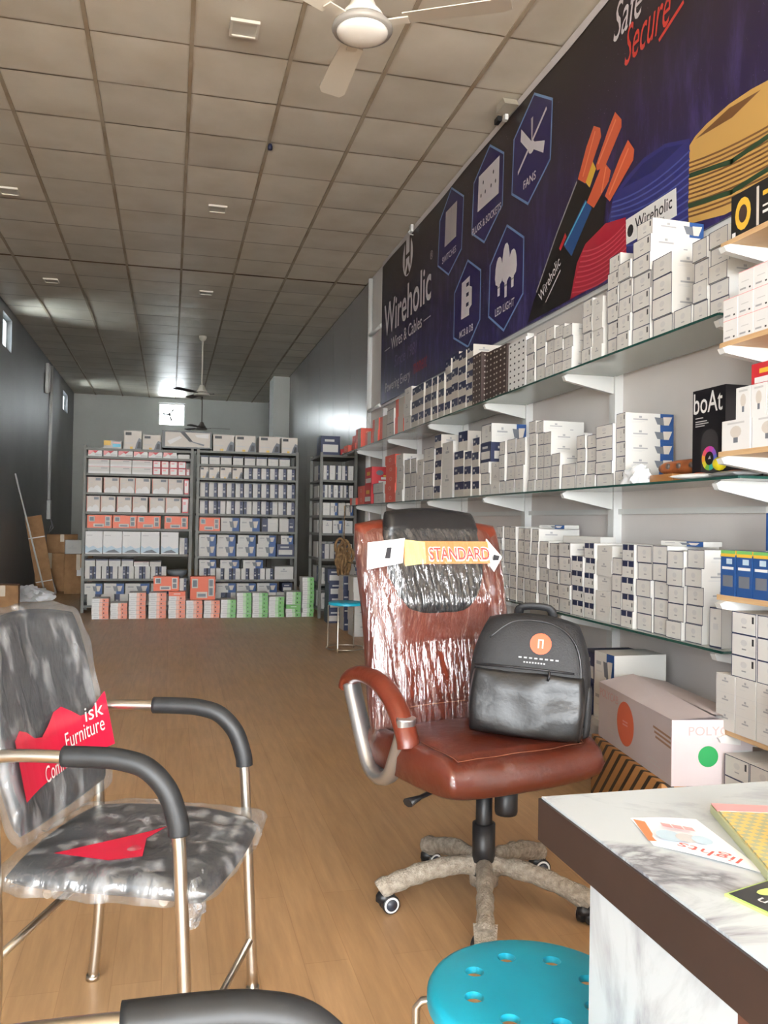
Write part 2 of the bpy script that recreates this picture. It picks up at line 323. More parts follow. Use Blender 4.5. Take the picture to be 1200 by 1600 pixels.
# ceiling: slab, tee bars and single tiles
ceil = struct(MB().box(XL-0.2, XR+0.2, YF, YB+0.2, ZC+0.03, ZC+0.15).build('ceiling', mat('ceiling_void', (150,142,130), 0.8)), 'false ceiling of beige square tiles in a stained grid', 'ceiling')
BAR = noisy('stained_tee_bar', (150,132,108), (172,158,136), 3, 0.6)
DIRTY = noisy('rusty_tee_bar', (66,46,26), (120,98,70), 3, 0.7)
cols = [XL]+[round(0.075+0.611*k, 3) for k in range(-3, 4)]+[XR]
P_ROW = 0.6084; row0 = 5.362-P_ROW*3
rows = [round(row0+P_ROW*k, 3) for k in range(0, 30) if row0+P_ROW*k < YB-0.1]+[YB]
for x in cols[1:-1]: MB().box(x-0.0125, x+0.0125, YF, YB, ZC-0.006, ZC+0.03).build('grid_bar', BAR, ceil)
for i, y in enumerate(rows[:-1]): MB().box(XL, XR, y-(0.02 if abs(y-10.23) < 0.2 else 0.012), y+(0.02 if abs(y-10.23) < 0.2 else 0.012), ZC+(0.003 if abs(y-10.23) < 0.2 else 0.011), ZC+0.028).build('grid_bar', DIRTY if abs(y-10.23) < 0.2 else BAR, ceil)
TILE = mat_tile(); tcache = {}
def tile_mesh(w, d, var):
    key = (round(w, 2), round(d, 2), var)
    if key in tcache: return tcache[key]
    n = 4; mb = MB(); sag = (0.006, 0.002, 0.010, 0.004)[var]; vs = []; rr = random.Random(var*13+int(w*100))
    for j in range(n+1):
        for i in range(n+1):
            u, v = i/n, j/n; e = 16*u*(1-u)*v*(1-v)
            vs.append(((u-0.5)*w, (v-0.5)*d, -sag*e**0.7+rr.uniform(-0.0012, 0.0012)*(e > 0)))
    mb.add(vs, [(j*(n+1)+i, (j+1)*(n+1)+i, (j+1)*(n+1)+i+1, j*(n+1)+i+1) for j in range(n) for i in range(n)], 0, True)
    tcache[key] = mb.mesh('tile', [TILE]); return tcache[key]
for j in range(len(rows)-1):
    for i in range(len(cols)-1):
        w = cols[i+1]-cols[i]-0.014; d = rows[j+1]-rows[j]-0.013
        o = obj('tile', tile_mesh(w, d, random.randrange(4)), ceil, ((cols[i]+cols[i+1])/2, (rows[j]+rows[j+1])/2, ZC+0.006), (random.uniform(-0.004,0.004), random.uniform(-0.004,0.004), 0))
MB().box(XL, XR, YF, rows[0]-0.012, ZC+0.008, ZC+0.03).build('plain_panel', TILE, ceil)
# square ceiling lights (unlit)
PANEL = mat('light_diffuser', (196,190,178), 0.4); FRAME = mat('light_frame', (214,206,192), 0.4)
for i, (x, y, l) in enumerate([(0.372,5.05,'square unlit ceiling light nearest the large fan'), (0.376,8.06,'small square ceiling light, second along the middle row'), (0.393,11.09,'small square ceiling light, farthest along the middle row'), (-1.447,8.15,'small square ceiling light at the left picture edge'), (-1.468,11.1,'small square ceiling light above the far left wall')]):
    t = thing('ceiling_light', l, 'light', (x, y, ZC-0.012), 0, 'square ceiling lights')
    f = MB(); s = 0.085; f.box(-s,s,-s,-s+0.015,-0.018,0.0).box(-s,s,s-0.015,s,-0.018,0.0).box(-s,-s+0.015,-s+0.015,s-0.015,-0.018,0.0).box(s-0.015,s,-s+0.015,s-0.015,-0.018,0.0)
    f.build('frame', FRAME, t); MB().box(-s+0.015,s-0.015,-s+0.015,s-0.015,-0.010,0.0).build('diffuser', PANEL, t)
tag(MB().lathe([(0.0,-0.05),(0.018,-0.045),(0.02,-0.02),(0.012,0.0)], 12).build('ceiling_plug', mat('dark_blue_plastic', (20,24,54), 0.5), loc=(0.697, 6.58, ZC-0.006)), 'tiny dark blue plug hanging from a ceiling grid bar', 'plug')

# ceiling fans
FANM = mat('fan_cream', (206,198,184), 0.4); FAND = mat('fan_brown', (98,90,82), 0.45)
def ceiling_fan(label, loc, rod, blades, plate, m, bladem):
    t = thing('ceiling_fan', label, 'fan', loc)
    MB().lathe([(0.0,0.0),(0.06,-0.005),(0.055,-0.05),(0.02,-0.09),(0.012,-0.09)], 20).build('ceiling_canopy', m, t)
    MB().tube([(0,0,-0.08),(0,0,-rod)], 0.0125, 10).build('down_rod', m, t)
    z = -rod
    MB().lathe([(0.013,z+0.1),(0.035,z+0.09),(0.06,z+0.03),(0.085,z+0.0),(0.09,z-0.012),(0.012,z-0.012)], 24).build('bell_cover', m, t)
    MB().lathe([(0.0,z-0.012),(0.07,z-0.014),(0.105,z-0.03),(0.125,z-0.05),(0.128,z-0.062),(0.122,z-0.072),(0.0,z-0.072)], 32).build('motor_housing', mat('fan_grey_rim', (150,146,140), 0.35) if plate else m, t)
    if plate: MB().lathe([(0.108,z-0.0722),(0.105,z-0.08),(0.08,z-0.091),(0.04,z-0.097),(0.0,z-0.099)], 32).build('bottom_plate', mat('fan_white_plate', (238,234,226), 0.35), t)
    for a in blades:
        b = MB(); b.box(0.10, 0.2, -0.022, 0.022, z-0.046, z-0.04)
        pr = [(0.18,-0.05),(0.58,-0.062),(0.62,-0.045),(0.62,0.045),(0.58,0.062),(0.18,0.05)]
        b.add([(x,y,z-0.036+y*0.16) for x,y in pr]+[(x,y,z-0.032+y*0.16) for x,y in pr], [(5,4,3,2,1,0),(6,7,8,9,10,11)]+[(i,(i+1)%6,6+(i+1)%6,6+i) for i in range(6)])
        b.build('blade', bladem, t, rot=(0,0,R(a)))
    return t
ceiling_fan('large cream ceiling fan with round white bottom plate near the camera', (0.742,3.459,ZC), 0.80, (-28, 92, 212), True, mat('fan_white', (222,216,206), 0.35), FANM)
ceiling_fan('brown ceiling fan hanging on a long pale rod in mid hall', (0.453,13.81,ZC), 0.88, (-12, 108, 228), False, FANM, FAND)
ceiling_fan('dark ceiling fan hanging just in front of the rear wall', (0.64,19.2,ZC), 0.86, (2, 122, 242), False, FAND, FAND)

# ------------------------------------------------------------------ product boxes
CMESH = {}
KM = [CARD, CARD2, NAVY, BLUE, INK, GREY, LGREY, ORANGE, CORAL, PEACH, GREEN, PGREEN, RED, PINK, BROWN, BEIGE, PALEB, WHITE, YELLOW, CYAN, BLACK, mat('slate_print', (104,108,116), 0.5), MELON]
KI = {k: i for i, k in enumerate(['card','card2','navy','blue','ink','grey','lgrey','orange','coral','peach','green','pgreen','red','pink','brown','beige','paleb','white','yellow','cyan','black','slate','melon'])}
def disc(cx, cy, rx, ry, n=14, a0=0, a1=360): return [(cx+rx*math.cos(R(a0+(a1-a0)*i/(n-(a1-a0 < 360)))), cy+ry*math.sin(R(a0+(a1-a0)*i/(n-(a1-a0 < 360))))) for i in range(n)]
def rc(u0, v0, u1, v1): return [(u0,v0),(u1,v0),(u1,v1),(u0,v1)]
def outline(c='navy', t=0.035): return [('F',rc(0,0,1,t),c),('F',rc(0,t,t*0.7,1),c),('F',rc(1-t*0.7,t,1,1),c),('F',rc(t*0.7,1-t,1-t*0.7,1),c)]
LOGO_R = [('R',rc(.28,.66,.34,.8),'grey'),('R',rc(.16,.52,.46,.61),'grey'),('R',rc(.12,.4,.4,.43),'lgrey'),('R',rc(.12,.33,.34,.36),'lgrey'),('R',rc(.66,.25,.74,.33),'grey')]
LOGO_F = [('F',disc(.5,.62,.13,.15,10),'lgrey'),('F',rc(.42,.3,.6,.36),'grey')]
PHOTO_R = [('R',rc(.72,0,1,1),'blue'),('R',[(.6,.75),(.8,.72),(.84,.2),(.66,.26)],'slate'),('R',[(.78,.78),(.97,.8),(.9,.22),(.8,.22)],'beige')]
PHOTO_F = [('F',rc(.62,0,1,1),'blue'),('F',[(.45,.75),(.68,.72),(.74,.25),(.52,.3)],'slate'),('F',[(.66,.76),(.92,.78),(.84,.26),(.72,.26)],'beige')]
def dots(face, c, nu, nv): return [(face, disc((i+.5)/nu, (j+.5)/nv, .2/nu, .17/nv, 6), c) for i in range(nu) for j in range(nv)]
KINDS = {
 'switch': ('card', outline()+LOGO_F+LOGO_R), 'tick': ('card', outline()+LOGO_F+[('F',rc(.82,.55,.9,.86),'ink')]+LOGO_R),
 'plainlogo': ('card', [('F',rc(.32,.6,.66,.68),'grey'),('F',rc(.44,.72,.54,.84),'grey'),('F',rc(.2,.4,.5,.43),'lgrey'),('F',rc(0,0,1,.02),'lgrey')]+LOGO_R),
 'bluelong': ('card', outline()+LOGO_F+[('F',rc(.82,.55,.9,.86),'ink')]+LOGO_R+PHOTO_R),
 'navy': ('card2', [('F',rc(0,.5,.44,1),'navy'),('F',rc(.56,.5,1,1),'navy'),('F',rc(.44,.62,.56,1),'navy'),('F',rc(.12,.7,.34,.84),'lgrey')]+LOGO_R),
 'navytop': ('card', outline('navy',.02)+[('F',rc(.04,.66,.46,.98),'navy'),('F',rc(.54,.66,.96,.98),'navy'),('F',rc(.8,.25,.88,.5),'ink'),('F',rc(.4,.3,.55,.36),'grey')]+LOGO_R),
 'uprightbox': ('card', outline()+[('F',rc(.3,.45,.7,.6),'lgrey'),('F',rc(.35,.7,.55,.75),'grey')]),
 'dotd': ('brown', dots('F','card2',3,9)+dots('R','card2',4,9)), 'dotw': ('white', dots('F','ink',4,8)+dots('R','grey',4,8)),
 'coral': ('card2', [('F',rc(0,0,.35,1),'coral'),('R',rc(0,0,1,1),'coral'),('R',disc(.33,.55,.09,.16,12),'peach'),('R',disc(.33,.55,.06,.11,12),'coral'),('R',[(.6,.6),(.86,.42),(.95,.6),(.7,.8)],'slate'),('R',[(.66,.62),(.8,.52),(.86,.6),(.72,.72)],'beige')]),
 'coralfull': ('coral', [('F',disc(.5,.5,.12,.2,12),'peach'),('F',disc(.5,.5,.08,.14,12),'coral'),('R',disc(.45,.5,.08,.24,12),'peach'),('R',disc(.45,.5,.055,.17,12),'coral')]),
 'redbox': ('red', [('F',rc(.1,.15,.9,.4),'white'),('F',rc(.25,.55,.75,.75),'yellow'),('R',disc(.35,.68,.16,.14,12),'slate'),('R',rc(.4,.32,.95,.45),'white'),('R',rc(.5,.48,.8,.56),'yellow'),('R',rc(.3,.05,.95,.25),'card')]),
 'half': ('card', [('F',rc(.6,0,1,1),'navy'),('F',rc(.68,.3,.9,.45),'lgrey'),('F',rc(.68,.6,.86,.66),'grey'),('L',rc(0,0,.4,1),'navy')]),
 'half2': ('card', [('F',rc(0,0,.36,1),'navy'),('F',rc(.05,.4,.26,.5),'lgrey'),('F',rc(.5,.6,.85,.65),'lgrey')]),
 'photo': ('card', [('F',rc(.1,.62,.34,.72),'grey'),('F',rc(.1,.4,.4,.44),'lgrey')]+PHOTO_F),
 'lowwhite': ('card', [('F',rc(0,.82,1,1),'navy'),('F',rc(.2,.4,.6,.5),'lgrey')]),
 'orangebox': ('orange', [('F',rc(.06,.5,.3,.9),'beige'),('F',rc(.1,.56,.26,.84),'slate'),('F',rc(.25,.08,.68,.34),'beige'),('F',rc(.3,.13,.62,.26),'slate'),('F',rc(.72,.15,.94,.9),'beige'),('F',rc(.76,.2,.9,.5),'slate'),('F',rc(.76,.58,.9,.85),'slate')]),
 'cloud': ('beige', [('F',disc(.28,.0,.26,.34,9,0,180),'white'),('F',disc(.66,.0,.3,.46,9,0,180),'white'),('F',rc(.55,.78,.9,.94),'slate'),('F',rc(.1,.6,.35,.64),'lgrey'),('F',rc(0,0,.03,1),'orange')]),
 'pink': ('white', [('F',[(0,1),(.5,1),(.1,.2),(0,.3)],'pink'),('F',[(.3,.9),(.75,1),(.5,.5)],'red'),('F',rc(.5,.1,.95,.4),'lgrey')]),
 'wide': ('card', [('F',rc(0,.94,1,1),'pink'),('F',rc(.1,.5,.9,.56),'lgrey'),('F',rc(.6,.7,.9,.82),'grey'),('F',rc(0,0,1,.3),'white')]),
 'redframe': ('red', [('F',rc(.1,.08,.92,.92),'white'),('F',rc(.2,.55,.6,.75),'pink')]),
 'pale': ('white', [('F',[(0,.05),(1,.05),(1,.3),(.7,.24),(.45,.36),(.2,.26),(0,.38)],'paleb'),('F',[(.1,.05),(.9,.05),(.6,.2),(.3,.14)],'slate'),('F',rc(.08,.8,.4,.84),'lgrey')]),
 'navybox': ('navy', [('F',rc(.1,.15,.9,.55),'card'),('F',rc(.2,.7,.7,.82),'lgrey'),('R',rc(.1,.15,.9,.55),'card'),('R',rc(.2,.68,.75,.8),'lgrey')]),
 'greybox': ('beige', [('F',rc(.08,.76,.42,.92),'ink'),('F',[(.62,0),(1,0),(1,.55),(.85,.62),(.72,.35)],'slate'),('F',[(.74,.05),(.95,.05),(.95,.4),(.82,.42)],'ink'),('F',rc(.35,.02,.5,.14),'yellow'),('F',rc(.05,.3,.5,.36),'lgrey')]),
 'longfan': ('black', [('F',rc(.06,.08,.97,.92),'beige'),('F',[(.36,.92),(.46,.92),(.62,.4),(.56,.36)],'ink'),('F',[(.5,.45),(.62,.4),(.86,.25),(.84,.16)],'slate'),('F',[(.1,.4),(.35,.7),(.4,.6),(.16,.2)],'white'),('F',[(.66,.8),(.94,.86),(.94,.6),(.7,.66)],'white')]),
 'lowmix': ('card', [('F',rc(0,.4,.4,1),'yellow'),('F',rc(.5,.2,.95,.6),'cyan'),('F',rc(.55,.65,.9,.8),'pink')]),
 'packo': ('white', [('F',rc(.45,0,.62,1),'peach'),('F',rc(.62,0,1,1),'melon'),('F',rc(0,0,1,.07),'grey'),('F',disc(.72,.5,.04,.18,8),'ink'),('F',rc(.12,.42,.38,.56),'lgrey'),('L',rc(.3,.3,.7,.6),'lgrey'),('R',rc(0,0,1,1),'peach')]),
 'packg': ('white', [('F',rc(.42,0,.62,1),'pgreen'),('F',rc(.62,0,1,1),'green'),('F',rc(0,0,1,.07),'grey'),('F',disc(.75,.5,.04,.18,8),'ink'),('F',rc(.12,.42,.38,.56),'lgrey'),('R',rc(0,0,1,1),'green')]),
 'packgf': ('green', [('F',rc(.3,.35,.7,.6),'pgreen')]), 'packof': ('orange', [('F',rc(.3,.35,.7,.6),'peach')]),
 'bulbblue': ('blue', [('F',disc(.5,.55,.34,.24,14),'cyan'),('F',disc(.5,.6,.22,.2,14),'white'),('F',rc(.4,.28,.6,.44),'white'),('F',rc(0,.86,1,1),'white'),('F',rc(0,0,1,.05),'white'),('R',rc(.1,.2,.9,.3),'cyan'),('R',rc(.1,.5,.9,.58),'white')]),
 'bulbstripe': ('blue', [('F',rc(.1,.58,.9,.64),'white'),('F',rc(0,.86,1,.93),'yellow'),('F',rc(0,.93,1,1),'green'),('F',rc(.15,.2,.85,.45),'slate'),('F',rc(.4,.7,.8,.82),'paleb'),('R',disc(.55,.5,.3,.22,12),'cyan'),('R',disc(.55,.52,.2,.16,12),'white'),('R',rc(0,.9,1,1),'yellow'),('R',rc(.2,.02,.7,.14),'white')]),
 'bulbwhite': ('white', [('F',disc(.5,.6,.2,.2,12),'beige'),('F',rc(.42,.25,.58,.42),'slate'),('F',rc(.2,.86,.8,.92),'lgrey'),('R',disc(.3,.55,.13,.26,12),'beige'),('R',rc(.25,.15,.35,.3),'slate'),('R',rc(.55,.5,.85,.56),'grey')]),
 'pinkish': ('white', [('F',rc(.1,.16,.5,.24),'grey'),('F',rc(.7,.14,.82,.22),'ink'),('F',rc(.2,.5,.7,.54),'lgrey'),('F',rc(0,.97,1,1),'pink'),('R',rc(.2,.18,.6,.28),'grey'),('R',rc(0,.97,1,1),'pink')]),
 'blackyellow': ('black', [('F',disc(.2,.5,.13,.36,14),'yellow'),('F',disc(.2,.5,.07,.2,14),'brown'),('F',rc(.42,.08,.46,.92),'beige'),('F',rc(.52,.28,.9,.34),'white'),('F',rc(.52,.42,.8,.46),'white'),('F',rc(.52,.66,.94,.76),'yellow'),('F',rc(.02,.06,.08,.16),'white')]),
 'shipper': ('card', [('F',rc(.2,.4,.7,.46),'lgrey'),('F',rc(.4,.5,.5,.6),'lgrey')]),
}
def carton_mesh(kind, w, d, h):
    key = (kind, round(w,3), round(d,3), round(h,3))
    if key in CMESH: return CMESH[key]
    basek, decals = KINDS[kind]; mb = MB(); mb.box(-w/2, w/2, -d/2, d/2, 0, h, 0); used = [basek]; e = 0.0004; lift = {}
    for (fc, pts, c) in decals:
        if c not in used: used.append(c)
        n = lift.get(fc, 0)+1; lift[fc] = n; k = e*(0.5+n*0.08)
        if fc == 'F': P = [(-w/2+u*w, -d/2-k, v*h) for u, v in pts]
        elif fc == 'R': P = [(w/2+k, -d/2+u*d, v*h) for u, v in pts]
        elif fc == 'L': P = [(-w/2-k, d/2-u*d, v*h) for u, v in pts]
        mb.poly(P, used.index(c))
    # winding for discs / rects given counter-clockwise
    me = mb.mesh('product_box', [KM[KI[c]] for c in used]); CMESH[key] = me; return me
def carton(name, kind, w, d, h, loc, rz, label, group=None, cat='box'):
    if name == 'product_box': name = KNAME.get(kind, 'product_box')
    o = obj(name, carton_mesh(kind, w, d, h), None, loc, (0,0,rz)); return tag(o, label, cat, group)
KNAME = {}
for nm_, ks_ in {'switch_box':('switch','tick'),'white_box':('plainlogo','shipper','uprightbox','wide','pale','pinkish'),'picture_box':('bluelong','photo'),'navy_box':('navy','navytop','navybox'),'navy_white_box':('half','half2','lowwhite'),'orange_box':('orangebox','coral','coralfull'),'bulb_box':('bulbblue','bulbstripe','bulbwhite'),'dotted_box':('dotd','dotw'),'fan_box':('greybox','longfan'),'cloud_box':('cloud',),'red_box':('redbox','redframe','pink'),'cable_box':('blackyellow',),'low_box':('lowmix',)}.items():
    for k_ in ks_: KNAME[k_] = nm_
KDESC = {'switch':'white outlined switch box','tick':'white switch box with black tick','plainlogo':'plain white box with grey logo','bluelong':'long white box with blue end','navy':'navy and beige box','navytop':'white box with navy flaps',
 'uprightbox':'narrow white upright box','dotd':'tall brown box with white dots','dotw':'tall white box with black dots','coral':'grey box with coral end','coralfull':'flat coral box','redbox':'red printed box'}
# ------------------------------------------------------------------ glass shelves on the right wall
def glass_shelf(z, y0, y1, label):
    t = thing('glass_shelf', label, 'shelf', (2.11, y0, z), 0, 'long glass shelves')
    n = max(1, round((y1-y0)/2.4)); st = (y1-y0)/n
    for i in range(n):
        a, b = i*st+0.001, (i+1)*st-0.001
        p = MB(); p.box(-0.156, 0.15, a, b, -0.010, 0.0); pn = p.build('glass_pane', GLASSM, t)
        MB().box(-0.160, -0.156, a, b, -0.010, 0.0).build('polished_edge', GEDGE, pn)
        if i == 0: MB().box(-0.156, 0.15, a-0.004, a, -0.010, 0.0).build('polished_edge', GEDGE, pn)
    return t
YU = [2.78, 4.06, 5.21, 6.45, 7.75, 9.1]
ZS = {'top': 1.996, 'middle': 1.387, 'lower': 0.752}
glass_shelf(ZS['top'], 2.745, 9.95, 'top long glass shelf of white boxes under the banner')
glass_shelf(ZS['middle'], 2.62, 9.6, 'middle long glass shelf with the black speaker box')
glass_shelf(ZS['lower'], 2.70, 9.4, 'lowest long glass shelf behind the wrapped brown chair')
for i, y in enumerate(YU):
    t = thing('shelf_upright', 'white slotted steel upright on the right wall, %s from the near end' % ORD[i+1], 'shelf upright', (2.272, y, 0), 0, 'white shelf uprights')
    top = 2.46
    MB().box(-0.02, 0.027, -0.03, 0.03, 0.0, top).build('post', WPAINT, t)
    for nm, z in ZS.items():
        if nm == 'middle' and i == 0: pass
        b = MB(); b.prism([(-0.02, z-0.0105), (-0.285, z-0.0105), (-0.305, z-0.022), (-0.295, z-0.045), (-0.02, z-0.10)], 1, -0.014, 0.014)
        b.build('bracket', WPAINT, t)
# thin white battens on the wall behind the shelves
for i, (z, lab) in enumerate([(1.262, 'thin white wall batten below the middle glass shelf'), (2.49, 'thin white rail along the bottom of the banner')]):
    tag(MB().box(2.278, 2.2995, 0.9, 9.3, z, z+0.028).build('wall_rail', WPAINT), lab, 'rail')
# white pipe frame beyond the banner
for (y, l) in ((9.86, 'tall white pipe post beyond the far end of the banner'),):
    t = thing('pipe_frame', l, 'frame', (2.27, y, 0))
    MB().tube([(0,0,0.0),(0,0,ZC-0.02)], 0.028, 10).build('post', WPAINT, t)
    for z in (2.28, 2.52, 3.42): MB().tube([(0.0,-0.02,z),(0.0,-0.58,z)], 0.022, 8).build('cross_pipe', WPAINT, t)

TOPS=[(2.726,2.846,5,0.0655,'switch'),(2.850,2.949,4,0.0805,'switch'),(2.953,3.081,1,0.085,'switch'),(3.094,3.244,4,0.0848,'switch'),(3.258,3.405,6,0.0777,'tick'),(3.410,3.524,5,0.0802,'tick'),(3.528,3.635,6,0.0780,'tick'),
(3.678,3.781,4,0.0765,'plainlogo'),(3.787,3.888,4,0.0810,'tick'),(3.971,4.081,4,0.0595,'switch'),(4.088,4.196,4,0.0660,'switch'),(4.203,4.309,4,0.0698,'switch'),(4.316,4.436,3,0.0934,'switch'),(4.444,4.560,3,0.0902,'tick'),
(4.568,4.840,1,0.2969,'dotw'),(4.849,5.051,1,0.3116,'dotd'),(5.061,5.256,1,0.3239,'dotd'),(5.278,5.451,1,0.3424,'dotd'),(5.462,5.593,5,0.0863,'navy'),(5.605,5.770,4,0.1045,'navy'),(5.783,5.927,4,0.1102,'navy'),(5.941,6.078,4,0.1056,'navy'),
(6.092,6.236,3,0.1124,'navy'),(6.251,6.384,3,0.1126,'navy'),(6.400,6.575,3,0.1149,'navy'),(6.592,6.739,3,0.1138,'navy'),(6.757,6.970,3,0.1150,'navy'),(6.989,7.217,3,0.1253,'plainlogo'),(7.236,7.525,2,0.1623,'coral'),(7.547,7.810,2,0.1287,'switch'),
(7.833,8.116,2,0.1161,'coral'),(8.16,8.42,2,0.12,'coral'),(8.48,8.74,1,0.14,'coral'),(8.95,9.2,2,0.11,'coral'),(9.25,9.45,2,0.085,'coralfull'),(9.6,9.85,1,0.09,'coralfull')]
MIDS=[(3.462,3.548,5,0.0659,'bluelong'),(3.554,3.719,5,0.0577,'switch'),(3.725,3.823,4,0.0640,'switch'),(3.830,3.925,4,0.0657,'switch'),(3.932,4.092,2,0.0650,'switch'),(4.100,4.208,3,0.0646,'switch'),(4.216,4.314,5,0.0635,'switch'),
(4.322,4.415,6,0.0648,'switch'),(4.424,4.521,6,0.0667,'switch'),(4.575,4.708,4,0.0803,'switch'),(4.717,4.847,4,0.0816,'switch'),(4.857,4.951,4,0.0804,'switch'),(4.961,5.115,3,0.0679,'plainlogo'),(5.126,5.289,3,0.0716,'switch'),
(5.301,5.437,4,0.0972,'navy'),(5.449,5.592,3,0.1034,'navy'),(5.605,5.812,3,0.1082,'navy'),(5.854,6.110,2,0.2069,'plainlogo'),(6.125,6.286,5,0.0974,'navy'),(6.302,6.578,4,0.1018,'switch'),(6.595,6.780,3,0.1108,'plainlogo'),
(6.799,6.975,3,0.1190,'switch'),(6.994,7.180,3,0.1199,'switch'),(7.201,7.441,4,0.1054,'plainlogo'),(7.48,7.86,5,0.088,'coralfull'),(7.95,8.35,2,0.1,'switch'),(8.42,8.72,2,0.19,'redbox'),(8.78,9.1,2,0.1,'coralfull'),(9.2,9.5,1,0.08,'coral')]
LOWS=[(2.859,2.975,5,0.0723,'switch'),(2.980,3.096,5,0.0704,'switch'),(3.101,3.215,5,0.0738,'switch'),(3.221,3.343,5,0.0731,'switch'),(3.349,3.457,5,0.0735,'navytop'),(3.463,3.555,4,0.0758,'switch'),
(3.561,3.708,5,0.0710,'plainlogo'),(3.714,3.818,5,0.0727,'navytop'),(3.825,3.949,4,0.0740,'navytop'),(3.957,4.096,5,0.0713,'tick'),(4.104,4.228,5,0.0705,'tick'),(4.236,4.351,5,0.0719,'tick'),(4.360,4.454,6,0.0708,'tick'),
(4.464,4.553,6,0.0712,'tick'),(4.563,4.656,6,0.0717,'tick'),(4.666,4.763,6,0.0722,'tick'),(4.773,4.874,6,0.0726,'tick'),(4.884,4.985,6,0.0726,'tick'),(4.995,5.10,5,0.0726,'tick')]
def fill_shelf(data, z, sname):
    for si, (a, b, n, h, k) in enumerate(data):
        dep = 0.245; w = b-a-0.003; xo = random.uniform(0, 0.012)
        for r in range(n):
            jx = random.uniform(-0.006, 0.006); rz = random.uniform(-0.012, 0.012) if w > 0.08 else 0
            pos = 'single' if n == 1 else (ORD[r+1]+' from bottom' if r < n-1 else 'topmost')
            lab = '%s, %s in %s stack from near end, %s glass shelf' % (KDESC[k], pos, ORD[si+1], sname)
            if len(lab.split()) > 16: lab = lab.replace(' in ', ', ').replace(' from near end', '')
            carton('product_box', k, w-0.004, dep, h, (1.975+xo+dep/2+jx, (a+b)/2, z+r*h), R(-90)+rz, lab, 'boxes on the %s glass shelf' % sname)
fill_shelf(TOPS, ZS['top'], 'top'); fill_shelf(MIDS, ZS['middle'], 'middle'); fill_shelf(LOWS, ZS['lower'], 'lowest')
# odd boxes lying on the stacks
RZ = R(-90)
carton('product_box', 'bluelong', 0.115, 0.26, 0.072, (2.12, 3.33, ZS['top']+6*0.0777), RZ+0.05, 'long white box with blue end lying across the highest stack, top glass shelf', 'boxes on the top glass shelf')
carton('product_box', 'navybox', 0.19, 0.24, 0.125, (2.10, 5.2, ZS['middle']+3*0.0716), RZ, 'navy box with white label on stacks, middle glass shelf')
carton('product_box', 'bluelong', 0.17, 0.24, 0.12, (2.10, 5.19, ZS['middle']+3*0.0716+0.125), RZ+0.02, 'white box with blue end on top of the navy box, middle glass shelf')
carton('product_box', 'navy', 0.15, 0.23, 0.14, (2.11, 5.70, ZS['middle']+3*0.1082), RZ+0.1, 'tilted navy and white box crowning a stack on middle glass shelf')
carton('product_box', 'shipper', 0.34, 0.09, 0.035, (2.10, 4.01, ZS['lower']+5*0.0713+0.001), R(-84), 'flat white box laid across the stacks on lowest glass shelf')
carton('product_box', 'uprightbox', 0.062, 0.2, 0.15, (2.085, 2.80, ZS['lower']), RZ+0.12, 'narrow white box standing upright at the near end, lowest glass shelf')
carton('product_box', 'photo', 0.24, 0.10, 0.02, (2.10, 3.12, ZS['lower']+5*0.0738+0.001), R(-80), 'flat white and blue box on outlined stacks, lowest glass shelf')
carton('product_box', 'photo', 0.20, 0.11, 0.02, (2.12, 4.40, ZS['lower']+6*0.0712+0.001), R(-72), 'flat white and blue box on ticked stacks, lowest glass shelf')

# things at the near end of the middle glass shelf
t = thing('speaker_box', 'black speaker box with rainbow ring standing on middle glass shelf', 'box', (2.13, 2.93, ZS['middle']), R(-90))
MB().box(-0.105, 0.105, -0.085, 0.085, 0, 0.362).build('box', mat('glossy_black_card', (26,24,28), 0.3), t)
text('boAt', 0.185, WHITE, t, (-0.098, -0.0856, 0.268), '-Y', height=0.082, bold=0.006)
for i, (w_, z_) in enumerate([(0.05,0.247),(0.075,0.233),(0.085,0.224),(0.06,0.215)]): MB().poly([(-0.085,-0.0856,z_),(-0.085+w_,-0.0856,z_),(-0.085+w_,-0.0856,z_+0.004),(-0.085,-0.0856,z_+0.004)]).build('print_line', LGREY, t)
sp = MB().poly([(x,-0.0854,z) for x, z in [(-0.045,0.02),(0.06,0.02),(0.062,0.15)]+[(0.008+0.053*math.cos(R(a)),0.155+0.045*math.sin(R(a))) for a in range(10,175,20)]+[(-0.047,0.15)]]).build('printed_speaker', mat('speaker_grey', (62,60,62), 0.35), t)
cr = [(232,70,160),(236,96,110),(240,170,60),(226,216,60),(130,204,80),(60,190,170),(60,160,214),(96,120,216),(150,100,210),(200,80,190)]
for i in range(20):
    a0, a1 = R(18*i+90), R(18*i+108.5); cx, cz = 0.008, 0.085; m = mat('ring_%d' % (i//2), cr[i//2], 0.35)
    MB().poly([(cx+0.048*math.cos(a0),-0.0860,cz+0.048*math.sin(a0)),(cx+0.048*math.cos(a1),-0.0860,cz+0.048*math.sin(a1)),(cx+0.027*math.cos(a1),-0.0860,cz+0.027*math.sin(a1)),(cx+0.027*math.cos(a0),-0.0860,cz+0.027*math.sin(a0))]).build('ring_segment', m, sp)
MB().poly([(0.008+0.027*math.cos(R(a)),-0.0858,0.085+0.027*math.sin(R(a))) for a in range(0,360,20)]).build('ring_centre', BLACK, sp)
MB().poly([(0.0,-0.0862,0.082),(0.018,-0.0862,0.082),(0.013,-0.0862,0.096)]).build('printed_mark', WHITE, sp)
